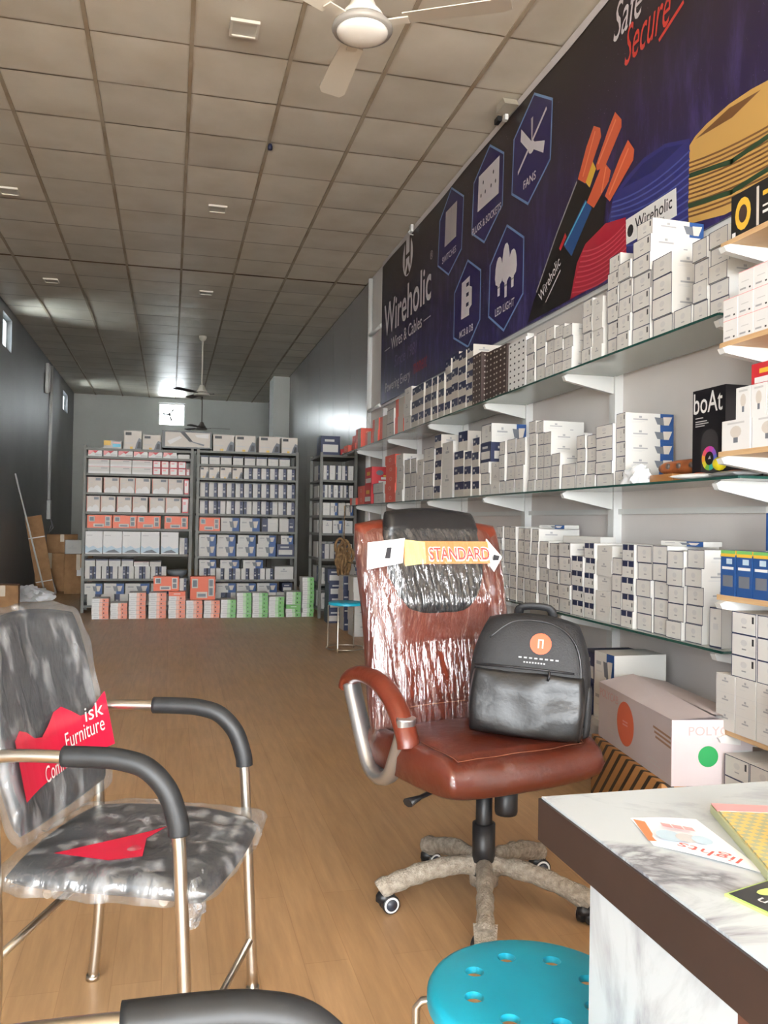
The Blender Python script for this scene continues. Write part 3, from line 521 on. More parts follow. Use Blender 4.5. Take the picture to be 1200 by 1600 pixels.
# carved wooden pieces
CARVE = noisy('carved_brown_wood', (120,66,34), (160,92,50), 14, 0.45, bump=0.3, bscale=60)
tag(MB().rbox(-0.06,0.06,-0.085,0.085,0,0.032,0.004).build('wooden_block', noisy('light_brown_wood', (150,100,54), (172,120,66), 9, 0.5), loc=(2.04,3.16,ZS['middle'])), 'light brown wooden block under the carved piece, middle glass shelf', 'wood block')
t = thing('carved_wood', 'dark carved wooden piece lying on a lighter wooden block', 'carving', (2.07,3.13,ZS['middle']+0.032), 0.2)
MB().tube([(0,-0.13,0.032),(0,-0.09,0.034),(0,0.03,0.032),(0,0.1,0.03),(0,0.13,0.03)], [0.022,0.031,0.03,0.027,0.016], 14).build('body', CARVE, t)
for y in (-0.07, 0.0, 0.06): MB().lathe([(0.0,-0.004),(0.012,-0.003),(0.012,0.003),(0.0,0.004)], 10, M=Matrix.Translation((-0.03,y,0.036)) @ Matrix.Rotation(R(90),4,'Y')).build('inlay', mat('inlay_grey', (90,80,76), 0.4), t)
# crumpled white plastic bag
def crumple(name, label, cat, loc, sx, sy, sz, m, seed, squash=0.3):
    bm = bmesh.new(); bmesh.ops.create_icosphere(bm, subdivisions=4, radius=1.0); off = Vector((seed*3.1, seed*1.7, seed))
    for v in bm.verts:
        p = v.co.copy(); d = 1+0.45*noise.noise(p*1.6+off)+0.28*noise.noise(p*4.0+off)+0.12*noise.noise(p*9.0+off)
        z = p.z*d; v.co = Vector((p.x*d*sx, p.y*d*sy, max(z, -squash)*sz+squash*sz))
    mb = MB(); mb.from_bm(bm, 0, True); bm.free(); o = mb.build(name, m, loc=loc, sharp=35); return tag(o, label, cat)
BAG = noisy('white_polythene', (222,224,226), (236,238,240), 5, 0.3)
crumple('plastic_bag', 'crumpled white plastic bag beside the carved wood, middle glass shelf', 'bag', (1.99,3.36,ZS['middle']), 0.045, 0.085, 0.06, BAG, 3)
tag(MB().lathe([(0.0,-0.026),(0.012,-0.023),(0.0225,-0.013),(0.026,0.0),(0.0225,0.013),(0.012,0.023),(0.0,0.026)], 18).build('yellow_ball', mat('yellow_rubber', (222,206,40), 0.35), loc=(1.985,2.775,ZS['middle']+0.052)), 'small bright yellow ball on packets before the black speaker box', 'ball')
for i, (x, y, z, rz, w, d, c1, lab) in enumerate([(2.00,2.93,0.0,0.25,0.12,0.20,WHITE,'white packet with orange print under the yellow ball'), (2.02,2.73,0.0,-0.1,0.13,0.17,mat('grey_foil', (150,150,152), 0.3),'grey foil packet near the end of middle glass shelf')]):
    t = thing('packet', lab, 'packet', (x, y, ZS['middle']+z), rz)
    MB().pillow(w, d, 0.024, lambda a,b,c,S,T,s: (a,b,c+0.013), k=0.1, p=2.2, nu=12, nv=12).build('pouch', c1, t)
    MB().pillow(w*0.55, d*0.36, 0.02, lambda a,b,c,S,T,s: (a-0.01,b-0.02,max(c,0)+0.0165), k=0.9, p=2.2, nu=10, nv=10, front_only=True).build('printed_spot', ORANGE, t)

# ------------------------------------------------------------------ near bay of plywood shelves
bay = [(2.195,'topmost'), (1.845,'second'), (1.465,'third'), (0.968,'fourth'), (0.512,'lowest')]
for z, nm in bay:
    t = thing('plywood_shelf', '%s plywood shelf of the near bay with white bracket' % nm, 'shelf', (2.07, 1.9, z), 0, 'near plywood shelves')
    MB().box(-0.215, 0.2, -0.95, 0.70, -0.018, 0.0).build('board', WOODM, t)
    for yb in (-0.6, 0.655):
        MB().prism([(0.2, -0.0185), (-0.22, -0.0185), (-0.245, -0.028), (-0.235, -0.045), (0.2, -0.11)], 1, yb-0.016, yb+0.016).build('bracket', WPAINT, t)
def bay_row(kind, z, xs, ys, dims, lab, rows=1, group=None, rz=RZ):
    w, d, h = dims; i = 0
    for y in ys:
        for r in range(rows if isinstance(rows, int) else rows[i]):
            l = lab % (ORD[i+1]) if '%s' in lab else lab
            if (rows if isinstance(rows, int) else max(rows)) > 1: l = l+', '+ORD[r+1]+' row up'
            carton('product_box', kind, w, d, h, (xs+d/2, y, z+r*h), rz+random.uniform(-.01,.01), l, group)
        i += 1
G = 'boxes in the near plywood bay'
bay_row('blackyellow', 2.195, 1.875, (2.415, 2.09), (0.31,0.22,0.155), '%s black and yellow cable box on topmost plywood shelf', group=G)
bay_row('pinkish', 1.845, 1.865, (2.555, 2.475, 2.395, 2.315, 2.235, 2.155), (0.077,0.2,0.075), 'white carton in %s column on second plywood shelf', rows=(2,3,3,3,3,3), group=G)
carton('product_box','bulbblue',0.11,0.12,0.10,(2.14,2.43,1.845+3*0.075),RZ,'blue and white bulb box on white cartons, second plywood shelf',G)
bay_row('bulbwhite', 1.465, 1.865, (2.52,2.36,2.2), (0.15,0.13,0.105), '%s white bulb twin pack on third plywood shelf', group=G)
bay_row('bulbwhite', 1.57, 1.90, (2.53,2.45,2.37,2.29), (0.075,0.11,0.115), '%s upright white bulb box on twin packs, third plywood shelf', group=G)
carton('product_box','redbox',0.16,0.16,0.08,(2.02,2.46,1.685),RZ,'red and black box topping white bulb boxes, third plywood shelf',G)
bay_row('bulbblue', 0.968, 2.05, (2.555,2.465,2.375,2.285), (0.085,0.1,0.145), '%s plinth carton under the blue bulb boxes, fourth plywood shelf', group=G)
bay_row('bulbblue', 1.113, 2.05, (2.555,2.465,2.375,2.285), (0.085,0.1,0.165), '%s upright blue bulb box in rear row, fourth plywood shelf', group=G)
bay_row('bulbstripe', 0.968, 1.862, (2.55,2.465,2.38,2.295), (0.078,0.09,0.155), '%s blue striped bulb box in front row, fourth plywood shelf', group=G)
bay_row('plainlogo', 0.512, 1.85, (2.54,2.435,2.33,2.225), (0.1,0.22,0.0625), 'white navy-edged box in %s column, lowest plywood shelf', rows=3, group=G)
bay_row('tick', 0.512+3*0.0625+0.0, 1.86, (2.46,2.33,2.2), (0.125,0.22,0.073), 'white outlined box in %s column above navy-edged boxes, lowest plywood shelf', rows=3, group=G)
# cartons below the lowest plywood shelf
bt = thing('floor_crate', 'low grey steel stand beneath the lowest plywood shelf', 'stand', (2.0, 2.11, 0))
MB().rbox(-0.2,0.2,-0.42,0.42,0.26,0.29,0.004).build('top', RACKM, bt)
for sx in (-0.18,0.18):
    for sy in (-0.4,0.4): MB().box(sx-0.015,sx+0.015,sy-0.015,sy+0.015,0,0.26).build('leg', RACKM, bt)
bay_row('tick', 0.29, 1.845, (2.47,2.34,2.21,2.08), (0.125,0.22,0.072), 'white box in %s column on the low grey stand', rows=2, group=G)
# red hanging price tag
t = thing('red_tag', 'red hanging tag on a string before white boxes, right picture edge', 'tag', (1.815, 2.24, 0.70))
MB().box(-0.001,0.001,-0.04,0.04,-0.09,0.0).build('card', mat('bright_red_card', (206,36,52), 0.4), t)
MB().poly([(-.0016,.02,-.05),(-.0016,-.01,-.05),(-.0016,-.01,-.03),(-.0016,.02,-.03)]).build('printed_mark', WHITE, t); MB().poly([(-.0016,.03,-.082),(-.0016,.012,-.082),(-.0016,.012,-.07),(-.0016,.03,-.07)]).build('printed_mark', WHITE, t); MB().tube([(0,0,0),(0.012,0,0.13),(0.03,0.0,0.255)], 0.0012, 5).build('string', INK, t)
# ------------------------------------------------------------------ printed banner on the right wall
BX = 2.262
ban = MB(); nY = 40; vs = []; y0b, y1b = 0.9, 9.25
for i in range(nY+1):
    y = y0b+(y1b-y0b)*i/nY; wob = 0.006*math.sin(y*2.3)+0.004*math.sin(y*5.1)
    for (x, z) in ((BX, 2.515), (BX, 4.085+wob), (BX+0.012, 4.085+wob), (BX+0.012, 2.515)): vs.append((x, y, z))
fs = []
for i in range(nY):
    for k in range(4): fs.append((i*4+k, i*4+(k+1)%4, (i+1)*4+(k+1)%4, (i+1)*4+k))
fs += [(0,3,2,1), (nY*4, nY*4+1, nY*4+2, nY*4+3)]
ban.add(vs, fs); banner = tag(ban.build('banner', mat_banner()), 'long dark purple printed banner of wires and electrical goods on the right wall', 'banner')
hem = MB()
for i in range(nY):
    y = y0b+(y1b-y0b)*i/nY; y2 = y0b+(y1b-y0b)*(i+1)/nY
    w1 = 0.006*math.sin(y*2.3)+0.004*math.sin(y*5.1); w2 = 0.006*math.sin(y2*2.3)+0.004*math.sin(y2*5.1)
    hem.add([(BX-0.004,y,4.055+w1),(BX-0.004,y2,4.055+w2),(BX-0.001,y2,4.112),(BX-0.001,y,4.112)], [(0,1,2,3)])
hem.build('top_hem', mat('white_hem', (206,200,200), 0.5), banner)
layer = [0]
def flat(name, pts, m, parent=None, lift=None):
    layer[0] += 1; x = BX-(lift if lift else 0.0006+layer[0]*0.00002)
    return MB().poly([(x, y, z) for y, z in pts][::-1]).build(name, m, parent or banner)
def stroke(name, pts, w, m, closed=False, parent=None):
    layer[0] += 1; x = BX-(0.0006+layer[0]*0.00002); mb = MB(); n = len(pts)
    for i in range(n if closed else n-1):
        a = Vector(pts[i]); b = Vector(pts[(i+1)%n]); d = (b-a).normalized(); q = Vector((-d[1], d[0]))*w/2; e = d*w*0.4
        mb.poly([(x, *(a-e+q)), (x, *(b+e+q)), (x, *(b+e-q)), (x, *(a-e-q))])
    return mb.build(name, m, parent or banner)
def btext(s, y, z, width, m, height=None, shear=0.0, spin=0.0, bold=0.0):
    layer[0] += 1; return text(s, width, m, banner, (BX-0.0008-layer[0]*0.00002, y, z), '-X', height=height, shear=shear, spin=spin, bold=bold)
PW = mat('banner_white', (206,200,204), 0.4); PLB = mat('banner_pale_blue', (112,148,196), 0.4); PRED = mat('banner_red', (206,62,52), 0.4)
PDARK = mat('banner_hex_indigo', (40,30,88), 0.4); PGL = mat('banner_grey', (176,168,168), 0.4)
HEX = {'fans':[(5.143,4.022),(4.866,3.853),(4.885,3.487),(5.222,3.327),(5.501,3.495),(5.476,3.864)], 'plugs':[(5.94,4.023),(5.662,3.849),(5.676,3.484),(6.032,3.328),(6.31,3.484),(6.278,3.868)],
 'switches':[(6.831,4.041),(6.518,3.856),(6.554,3.44),(6.88,3.32),(7.185,3.482),(7.145,3.867)], 'mcb':[(6.395,3.297),(6.098,3.134),(6.101,2.76),(6.36,2.60),(6.717,2.743),(6.712,3.115)], 'led':[(5.582,3.303),(5.281,3.122),(5.285,2.747),(5.618,2.571),(5.916,2.737),(5.899,3.11)]}
HX = {}
for k, p in HEX.items(): HX[k] = flat('printed_hexagon', p, PDARK); stroke('hexagon_outline', p, 0.016, PLB, True, HX[k])
# pictures in the hexagons
fa = HX['fans']
for p in ([(5.40,3.585),(4.945,3.83),(4.955,3.85),(5.40,3.61)], [(5.36,3.80),(5.35,3.88),(5.15,3.70),(5.19,3.65)], [(5.2,3.69),(4.99,3.57),(4.97,3.64),(5.15,3.71)]): flat('printed_blade', p, PW, fa)
flat('printed_rod', [(5.178,3.7),(5.19,3.88),(5.155,3.88),(5.165,3.7)], PGL, fa); flat('printed_hub', [(5.175+0.05*math.cos(R(a)),3.685+0.04*math.sin(R(a))) for a in range(0,360,30)], PW, fa)
s_ = flat('printed_socket', [(6.169,3.876),(5.743,3.866),(5.75,3.595),(6.186,3.609)], PW, HX['plugs'])
for c in (6.07, 5.86):
    for (dy, dz) in ((0,0.05),(0.045,-0.035),(-0.045,-0.035)): flat('printed_pin', [(c+dy+0.012*math.cos(R(a)),3.745+dz+0.016*math.sin(R(a))) for a in range(0,360,45)], INK, s_)
s_ = flat('printed_switch', [(6.977,3.886),(6.681,3.881),(6.695,3.587),(7.0,3.590)], PGL, HX['switches']); stroke('switch_split', [(6.83,3.88),(6.84,3.59)], 0.006, GREY, parent=HX['switches'])
flat('printed_breaker', [(6.53,3.15),(6.34,3.16),(6.345,3.08),(6.29,3.06),(6.29,2.92),(6.345,2.90),(6.345,2.85),(6.535,2.855)], PW, HX['mcb'])
for i in range(3): flat('printed_slot', [(6.42,3.12-0.08*i),(6.36,3.12-0.08*i),(6.36,3.09-0.08*i),(6.42,3.09-0.08*i)], NAVY, HX['mcb'])
for (cy, zt, zb) in ((5.722,3.12,2.84),(5.468,3.10,2.84),(5.59,3.18,2.80)):
    H = zt-zb; pr = [(0.02,0),(0.022,0.28*H),(0.06,0.34*H),(0.075,0.5*H),(0.066,0.75*H),(0.045,0.92*H),(0.018,H)]
    flat('printed_bulb', [(cy+a,zb+b) for a,b in pr]+[(cy-a,zb+b) for a,b in pr[::-1]], PW, HX['led'])
    flat('printed_bulb_base', [(cy+0.022,zb+0.2*H),(cy-0.022,zb+0.2*H),(cy-0.022,zb+0.24*H),(cy+0.022,zb+0.24*H)], GREY, HX['led'])
for s, y, z, w in (('FANS',5.30,3.45,0.2),('PLUGS & SOCKETS',6.30,3.46,0.6),('SWITCHES',7.06,3.46,0.37),('MCB & DB',6.57,2.71,0.32),('LED LIGHT',5.785,2.705,0.355)): btext(s, y, z, w, PW, height=0.055, bold=0.01)
# logo, name, lines
lg = flat('printed_logo', [(8.193+0.185*math.cos(R(a)),3.87+0.195*math.sin(R(a))) for a in range(0,360,15)], PW)
flat('logo_stroke', [(8.30,4.04),(8.255,4.05),(8.255,3.80),(8.30,3.74)], BROWN, lg); flat('logo_stroke', [(8.13,4.05),(8.085,4.04),(8.085,3.74),(8.13,3.80)], BROWN, lg)
flat('logo_stroke', [(8.255,3.90),(8.13,3.90),(8.13,3.86),(8.255,3.86)], BROWN, lg); flat('logo_stroke', [(8.19,3.80),(8.13,3.69),(8.25,3.69)], BROWN, lg)
btext('Wireholic', 9.12, 3.25, 1.74, PW, height=0.34, bold=0.012); btext('®', 7.42, 3.60, 0.08, PGL)
btext('Wires & Cables', 8.80, 3.045, 1.14, PW, height=0.125, bold=0.004)
stroke('printed_rule', [(9.08,3.085),(8.86,3.085)], 0.008, PW); stroke('printed_rule', [(7.60,3.085),(7.38,3.085)], 0.008, PW)
btext('Since', 8.66, 2.835, 0.44, mat('banner_mauve', (108,92,130), 0.4), height=0.12, shear=0.2); btext('1981', 8.15, 2.835, 0.34, MATS['banner_mauve'], height=0.12, shear=0.2); btext('Powering', 9.03, 2.62, 0.58, PW, height=0.10); btext('Every', 8.40, 2.62, 0.37, PW, height=0.10); btext('moment', 7.93, 2.64, 0.46, mat('banner_dark_red', (150,40,48), 0.4), height=0.12, shear=0.2, bold=0.01)
btext('Safe', 4.11, 3.79, 0.29, PW, height=0.20, shear=0.35); btext('Secure', 3.99, 3.60, 0.42, PRED, height=0.20, shear=0.35)
stroke('printed_swash', [(3.66,3.565),(3.47,3.63)], 0.02, PRED)
# armoured cable
sh = flat('printed_cable', [(4.504,3.205),(4.385,3.129),(4.162,2.974),(4.194,2.834),(4.289,2.806),(4.538,2.53),(5.196,2.53),(5.114,2.641),(4.764,2.985)], mat('cable_black', (24,20,22), 0.4))
stroke('cable_highlight', [(4.52,3.20),(4.78,2.98),(5.06,2.70)], 0.012, GREY, parent=sh)
PO = mat('copper_orange', (206,92,58), 0.4); PO2 = mat('copper_highlight', (226,130,92), 0.4)
for p in ([(4.338,3.261),(4.287,3.186),(4.359,3.107),(4.417,3.165)],): flat('printed_core', p, YELLOW, sh)
flat('printed_core', [(4.409,3.058),(4.331,2.982),(4.573,2.784),(4.68,2.881)], BLUE, sh); stroke('core_highlight', [(4.40,3.04),(4.66,2.88)], 0.012, CYAN, parent=sh)
flat('printed_core', [(4.72,2.86),(4.64,2.92),(4.66,2.95),(4.74,2.88)], RED, sh)
for p in ([(4.318,3.439),(4.244,3.394),(4.231,3.341),(4.411,3.151),(4.504,3.211),(4.404,3.356)], [(4.082,3.407),(4.014,3.336),(4.013,3.296),(4.179,3.16),(4.274,3.169),(4.287,3.205),(4.149,3.351)], [(4.203,3.194),(4.12,3.108),(4.141,3.059),(4.306,2.973),(4.39,3.033)], [(3.946,3.199),(3.882,3.122),(3.891,3.071),(4.127,2.944),(4.181,2.993),(4.02,3.147)]):
    o = flat('printed_copper', p, PO, sh); a = Vector(p[0])*0.6+Vector(p[1])*0.4; b = Vector(p[-2])*0.5+Vector(p[-3])*0.5; stroke('copper_highlight', [a*0.9+b*0.1, a*0.1+b*0.9], 0.014, PO2, parent=sh)
btext('Wireholic', 5.0, 2.615, 0.33, PW, height=0.07, spin=0.52); stroke('printed_rule', [(4.92,2.60),(4.72,2.74)], 0.008, PW, parent=sh)
# coils
def coil(pts, m, m2, la, lb, ra, rb, n, w, extra=()):
    o = flat('printed_coil', pts, m)
    for i in range(n):
        t = (i+0.5)/n; a = Vector(la).lerp(Vector(lb), t); b = Vector(ra).lerp(Vector(rb), t)
        stroke('coil_turn', [a.lerp(b, q/8)-Vector((0, 0.14*(q/8)*(1-q/8))) for q in range(9)], w, m2, parent=o)
    return o
coil([(3.426,2.90),(3.405,2.935),(3.36,2.96),(3.28,2.978),(3.12,2.992),(2.98,2.986),(2.85,2.968),(2.7,2.94),(2.56,2.90),(2.45,2.83),(2.42,2.53),(3.141,2.53),(3.402,2.578),(3.419,2.779)], mat('coil_yellow', (190,150,84), 0.35), mat('coil_brown', (112,76,44), 0.4), (3.422,2.87),(3.403,2.6),(2.44,2.80),(2.42,2.56), 13, 0.009)
stroke('coil_green_band', [(3.415,2.80),(3.1,2.74),(2.44,2.76)], 0.022, mat('coil_green', (40,66,44), 0.4)); stroke('coil_green_band', [(3.40,2.66),(3.1,2.61),(2.44,2.63)], 0.022, mat('coil_green', (40,66,44), 0.4))
flat('coil_opening', [(3.36,2.945),(3.12,2.975),(2.92,2.955),(3.1,2.925)], mat('coil_brown', (120,78,40), 0.4))
bc = coil([(4.082,2.967),(3.95,3.01),(3.789,3.04),(3.6,3.03),(3.402,2.968),(3.41,2.542),(3.555,2.53),(3.943,2.55),(4.147,2.829)], mat('coil_blue', (44,46,112), 0.35), mat('coil_blue_light', (72,82,150), 0.35), (4.093,2.94),(4.147,2.70),(3.401,2.93),(3.41,2.56), 10, 0.009)
flat('coil_opening', [(4.0,2.965),(3.8,3.015),(3.6,3.01),(3.45,2.965),(3.7,2.935)], mat('coil_blue_dark', (30,32,92), 0.4), bc)
lb = flat('printed_label', [(3.957,2.785),(3.504,2.782),(3.496,2.65),(3.95,2.655)], WHITE); btext('Wireholic', 3.865, 2.70, 0.33, INK, height=0.062, bold=0.01); btext('Wires & Cables', 3.80, 2.668, 0.2, INK, height=0.02)
flat('label_mark', [(3.91+0.03*math.cos(R(a)),2.715+0.032*math.sin(R(a))) for a in range(0,360,30)], INK, lb); 
coil([(3.957,2.80),(3.943,2.53),(4.58,2.53),(4.50,2.72),(4.40,2.80),(4.17,2.84)], mat('coil_red', (168,32,54), 0.35), mat('coil_red_light', (200,76,92), 0.35), (4.42,2.78),(4.56,2.55),(3.957,2.78),(3.945,2.55), 9, 0.008)

# ------------------------------------------------------------------ racks at the back
def rack(label, x0, x1, y0, y1, zs, ztop):
    t = thing('steel_rack', label, 'rack', ((x0+x1)/2, y0, 0), 0, 'grey steel racks'); w = (x1-x0)/2; d = y1-y0
    for sx in (-1, 1):
        for yy in (0.0, d-0.035): MB().box(sx*w-(0.035 if sx > 0 else 0), sx*w+(0.035 if sx < 0 else 0), yy, yy+0.035, 0, ztop).build('post', RACKM, t)
    for z in zs: MB().box(-w+0.002, w-0.002, 0.004, d-0.004, z-0.028, z).build('shelf_board', RACKM, t)
    return t
R1 = [2.085,1.982,1.765,1.522,1.280,1.074,0.747,0.433,0.096]; R2 = [2.10,1.925,1.743,1.5,1.28,1.053,0.724,0.421,0.12]; R3 = [2.03,1.72,1.50,1.278,1.056,0.74,0.43,0.12]
rack('left grey steel rack of pale, orange and white boxes', -1.07, 0.28, 11.3, 11.75, R1, 2.12)
rack('middle grey steel rack of navy and white boxes', 0.325, 1.652, 11.3, 11.75, R2, 2.12)
rack('narrow grey steel rack against the right wall', 1.79, 2.26, 10.4, 11.2, R3, 2.06)
RK = {'pink':'pink and white box','wide':'wide silvery white box','redframe':'small red-edged white box','cloud':'beige box with white cloud print','orangebox':'orange printed box','pale':'tall pale blue-white box','half':'navy-ended white box','half2':'navy-edged white box','photo':'white box with blue picture','lowwhite':'white box with navy top','lowmix':'low yellow and white box','greybox':'large beige printed box','longfan':'long black-framed box','navybox':'navy box','shipper':'plain white box','plainlogo':'plain white box','redbox':'red box'}
def rack_row(rname, sname, z, items, y0=11.3, dep=0.36, tier=''):
    for i, it in enumerate(items):
        x0, x1, h, k = it
        lab = '%s, %s from left on %s shelf of %s%s' % (RK[k], ORD[i+1], sname, rname, tier)
        carton('product_box', k, x1-x0-0.005, dep, h, ((x0+x1)/2, y0+0.012+dep/2+random.uniform(0,0.012), z), 0.0, lab, 'boxes on the %s' % rname)
def pairs(v, h, ks): return [(v[2*i], v[2*i+1], h if not isinstance(h,(list,tuple)) else h[i], ks if isinstance(ks,str) else ks[i]) for i in range(len(v)//2)]
def even(a, b, n, h, ks): st = (b-a)/n; return [(a+i*st+0.003, a+(i+1)*st-0.003, h, ks[i % len(ks)]) for i in range(n)]
LR, MR = 'left rack', 'middle rack'
rack_row(LR,'topmost',R1[1],pairs([-1.019,-.847,-.835,-.661,-.654,-.474,-.467,-.291,-.284,-.108,-.101,.072,.084,.235],[.073]*6+[.055],['pink']*6+['shipper']))
rack_row(LR,'second',R1[2],pairs([-1.014,-.754,-.752,-.486,-.484,-.231],.09,'wide')+pairs([-.227,-.127,-.124,-.024,-.019,.084,.086,.188,.192,.238],.088,'redframe'),tier=', lower row')
rack_row(LR,'second',R1[2]+.09,pairs([-1.014,-.754,-.752,-.486,-.484,-.231],.09,'wide')+[(a,b,.088,'redframe') for a,b in ((-.227,-.127),(-.124,-.024),(-.019,.084),(.086,.188))],tier=', upper row')
rack_row(LR,'third',R1[3],pairs([-1.019,-.84,-.824,-.635,-.632,-.444,-.442,-.25,-.231,-.036,-.031,.161,.168,.229],.195,['cloud']*6+['redframe']))
rack_row(LR,'fourth',R1[4],pairs([-1.024,-.86,-.857,-.675,-.661,-.477,-.47,-.281,-.262,-.067,-.06,.132,.144,.229],.195,['cloud']*6+['redframe']))
rack_row(LR,'fifth',R1[5],pairs([-1.014,-.712,-.705,-.411,-.409,-.115,-.072,.229],.162,'orangebox'))
rack_row(LR,'sixth',R1[6],pairs([-1.031,-.82,-.818,-.586,-.584,-.359,-.357,-.124,-.108,.115,.125,.229],[.285]*5+[.21],['pale']*5+['half']))
rack_row(LR,'seventh',R1[7],even(-1.03,-.03,10,.155,['half','half2']),tier=', lower row')
rack_row(LR,'seventh',R1[7]+.155,pairs([-1.03,-.904,-.897,-.75,-.743,-.598,-.591,-.444],.09,'lowwhite')+[(-.44,-.25,.06,'wide'),(-.245,-.1,.06,'shipper')],tier=', upper row')
rack_row(LR,'lowest',R1[8],even(-1.0,.18,7,.14,['half','shipper','half2']),tier=', lower row')
rack_row(LR,'lowest',R1[8]+.14,pairs([-1.031,-.812,-.8,-.549,-.538,-.238,-.22,.1],.135,'photo'),tier=', upper row')
bowl = MB(); bowl.lathe([(0.0,0.0),(0.06,0.0),(0.12,0.05),(0.135,0.1),(0.13,0.1),(0.11,0.055),(0.0,0.012)], 24)
tag(bowl.build('bowl', mat('grey_bowl', (130,136,140), 0.35), loc=(0.10,11.47,R1[7])), 'shallow grey bowl on seventh shelf of left rack', 'bowl')
rack_row(MR,'topmost',R2[1],pairs([.375,.472,.48,.62,.632,.773,.788,.922,.937,1.08,1.092,1.231,1.244,1.383,1.396,1.537],.11,'lowwhite'))
rack_row(MR,'second',R2[2],pairs([.367,.478,.48,.62,.624,.773,.78,.917],.145,'greybox')+even(.93,1.61,6,.145,['half']))
rack_row(MR,'third',R2[3],even(.367,1.615,11,.18,['half']))
rack_row(MR,'fourth',R2[4],even(.367,1.615,11,.165,['half','half','half2']))
rack_row(MR,'fifth',R2[5],pairs([.367,.637,.644,.887,.892,1.155,1.181,1.396,1.409,1.615],.175,['orangebox','photo','photo','half2','half']))
rack_row(MR,'sixth',R2[6],pairs([.367,.59,.595,.842,.85,1.105,1.113,1.371,1.383,1.615],.165,['photo']*4+['navybox']),tier=', lower row')
rack_row(MR,'sixth',R2[6]+.165,pairs([.367,.588,.602,.842,.867,1.105,1.13,1.371,1.434,1.601],.115,'photo'),tier=', upper row')
rack_row(MR,'seventh',R2[7],even(.375,1.345,9,.145,['half','half2','half'])+[(1.358,1.61,.17,'plainlogo')],tier=', lower row')
rack_row(MR,'seventh',R2[7]+.145,pairs([.375,.6,.644,.892,.942,1.206],.11,'photo'),tier=', upper row')
rack_row(MR,'lowest',R2[8],even(.40,1.55,7,.13,['shipper','half','half2']),tier=', lower row')
rack_row(MR,'lowest',R2[8]+.13,pairs([.484,.583,.595,.855,.862,1.118,1.13,1.396,1.46,1.601],.12,['half','photo','photo','photo','navybox']),tier=', upper row')
tp = [(-.835,-.615,.10,'lowmix'),(-.591,-.369,.235,'greybox'),(-.357,-.132,.19,'greybox'),(-.12,.27,.225,'longfan'),(.526,.798,.215,'greybox'),(.812,1.08,.215,'greybox'),(1.123,1.401,.215,'greybox'),(1.422,1.64,.21,'greybox')]
nm = ['low yellow and white box at the left end, on top of left rack','tall beige printed box, second from left on top of left rack','beige printed box beside the long black one, on top of left rack','long black-framed fan box bridging the tops of both racks','first beige box on top of middle rack, beside the long black box','second beige box from left on top of middle rack','third beige box from left on top of middle rack','beige box at the right end on top of middle rack']
for (x0,x1,h,k), l in zip(tp, nm):
    if k == 'longfan': x1 = .509
    carton('product_box', k, x1-x0-.006, .34, h, ((x0+x1)/2, 11.5, 2.12 if k == 'longfan' else (2.085 if x1 < .3 else 2.10)), 0, l, 'boxes on top of the racks')
NR = 'narrow rack'
for i in range(len(R3)-1):
    z = R3[i+1]; hh = min(0.2, R3[i]-z-0.06); n = (5,6,4,3,4,3,3)[i]; ks = (['half','shipper','half2'],['half2','half','plainlogo'],['shipper','photo'],['plainlogo','photo'],['half2','half','shipper'],['photo','half2'],['photo','half'])[i]
    rack_row(NR, ORD[i+1], z, even(1.83,2.22,n,hh*(0.85+0.15*random.random()),ks), y0=10.4, dep=0.3, tier=', front row')
    rack_row(NR, ORD[i+1], z, even(1.83,2.22,max(2,n-1),hh,ks[::-1]), y0=10.78, dep=0.3, tier=', rear row')
carton('product_box','navybox',.24,.3,.235,(1.92,10.58,2.03),0,'navy and white box standing on top of narrow rack')
carton('product_box','redbox',.19,.12,.075,(2.145,10.47,2.03),0,'low red and white box on top of narrow rack')
# stacks of flat packs on the floor before the racks
stx = [-.881,-.687,-.671,-.475,-.462,-.263,-.232,-.024,-.002,.200,.208,.406,.418,.613,.62,.806,.815,.998,1.003,1.199,1.206,1.402,1.421,1.612,1.623,1.776]
stz = [.244,.19,.31,.309,.324,.214,.212,.223,.304,.303,.254,.313,.493]; stn = [5,4,6,6,6,4,4,4,6,6,5,6,9]
SO = []
for i in range(13):
    h = stz[i]/stn[i]; c = 'packo' if i < 7 else 'packg'
    for r in range(stn[i]):
        k = c
        if (i, r) in ((11,2),): k = 'packgf'
        if (i, r) in ((4,5),): k = 'packof'
        lab = '%s pack, %s from bottom in %s floor stack from left' % ('orange and white' if c == 'packo' else 'green and white', ORD[r+1], ORD[i+1])
        carton('flat_pack', k, stx[2*i+1]-stx[2*i]-.006, .26, h, ((stx[2*i]+stx[2*i+1])/2+random.uniform(-.003,.003), 10.73+random.uniform(-.008,.008), r*h), random.uniform(-.015,.015), lab, 'flat packs stacked on the floor', 'pack')
carton('product_box','orangebox',.30,.16,.175,(-.03,10.76,.326),0,'orange box standing on the fourth and fifth floor stacks')
carton('product_box','orangebox',.30,.16,.285,(.405,10.76,.216),0.02,'larger orange box standing on the sixth and seventh floor stacks')
carton('product_box','half',.08,.12,.15,(.17,10.8,.325),0,'small white box between the two orange boxes on floor stacks')
# cartons between narrow rack and the wall shelf, on the floor
for i, (x, y, n, w, h, k) in enumerate([(1.93,10.05,4,.20,.16,'navybox'),(2.13,10.03,5,.17,.155,'photo'),(1.98,9.35,6,.22,.15,'half2'),(2.0,8.85,6,.24,.155,'plainlogo'),(2.05,8.3,5,.24,.15,'plainlogo'),(2.05,7.6,4,.24,.15,'half')]):
    for r in range(n):
        if r*h+h > 0.70 and y < 9.5: continue
        carton('product_box', k, w, .26, h, (x+random.uniform(-.01,.01), y, r*h), random.uniform(-.03,.03), '%s, %s from bottom in %s floor pile beside the far stool' % (RK[k], ORD[r+1], ORD[i+1]), 'boxes piled on the floor by the right wall')
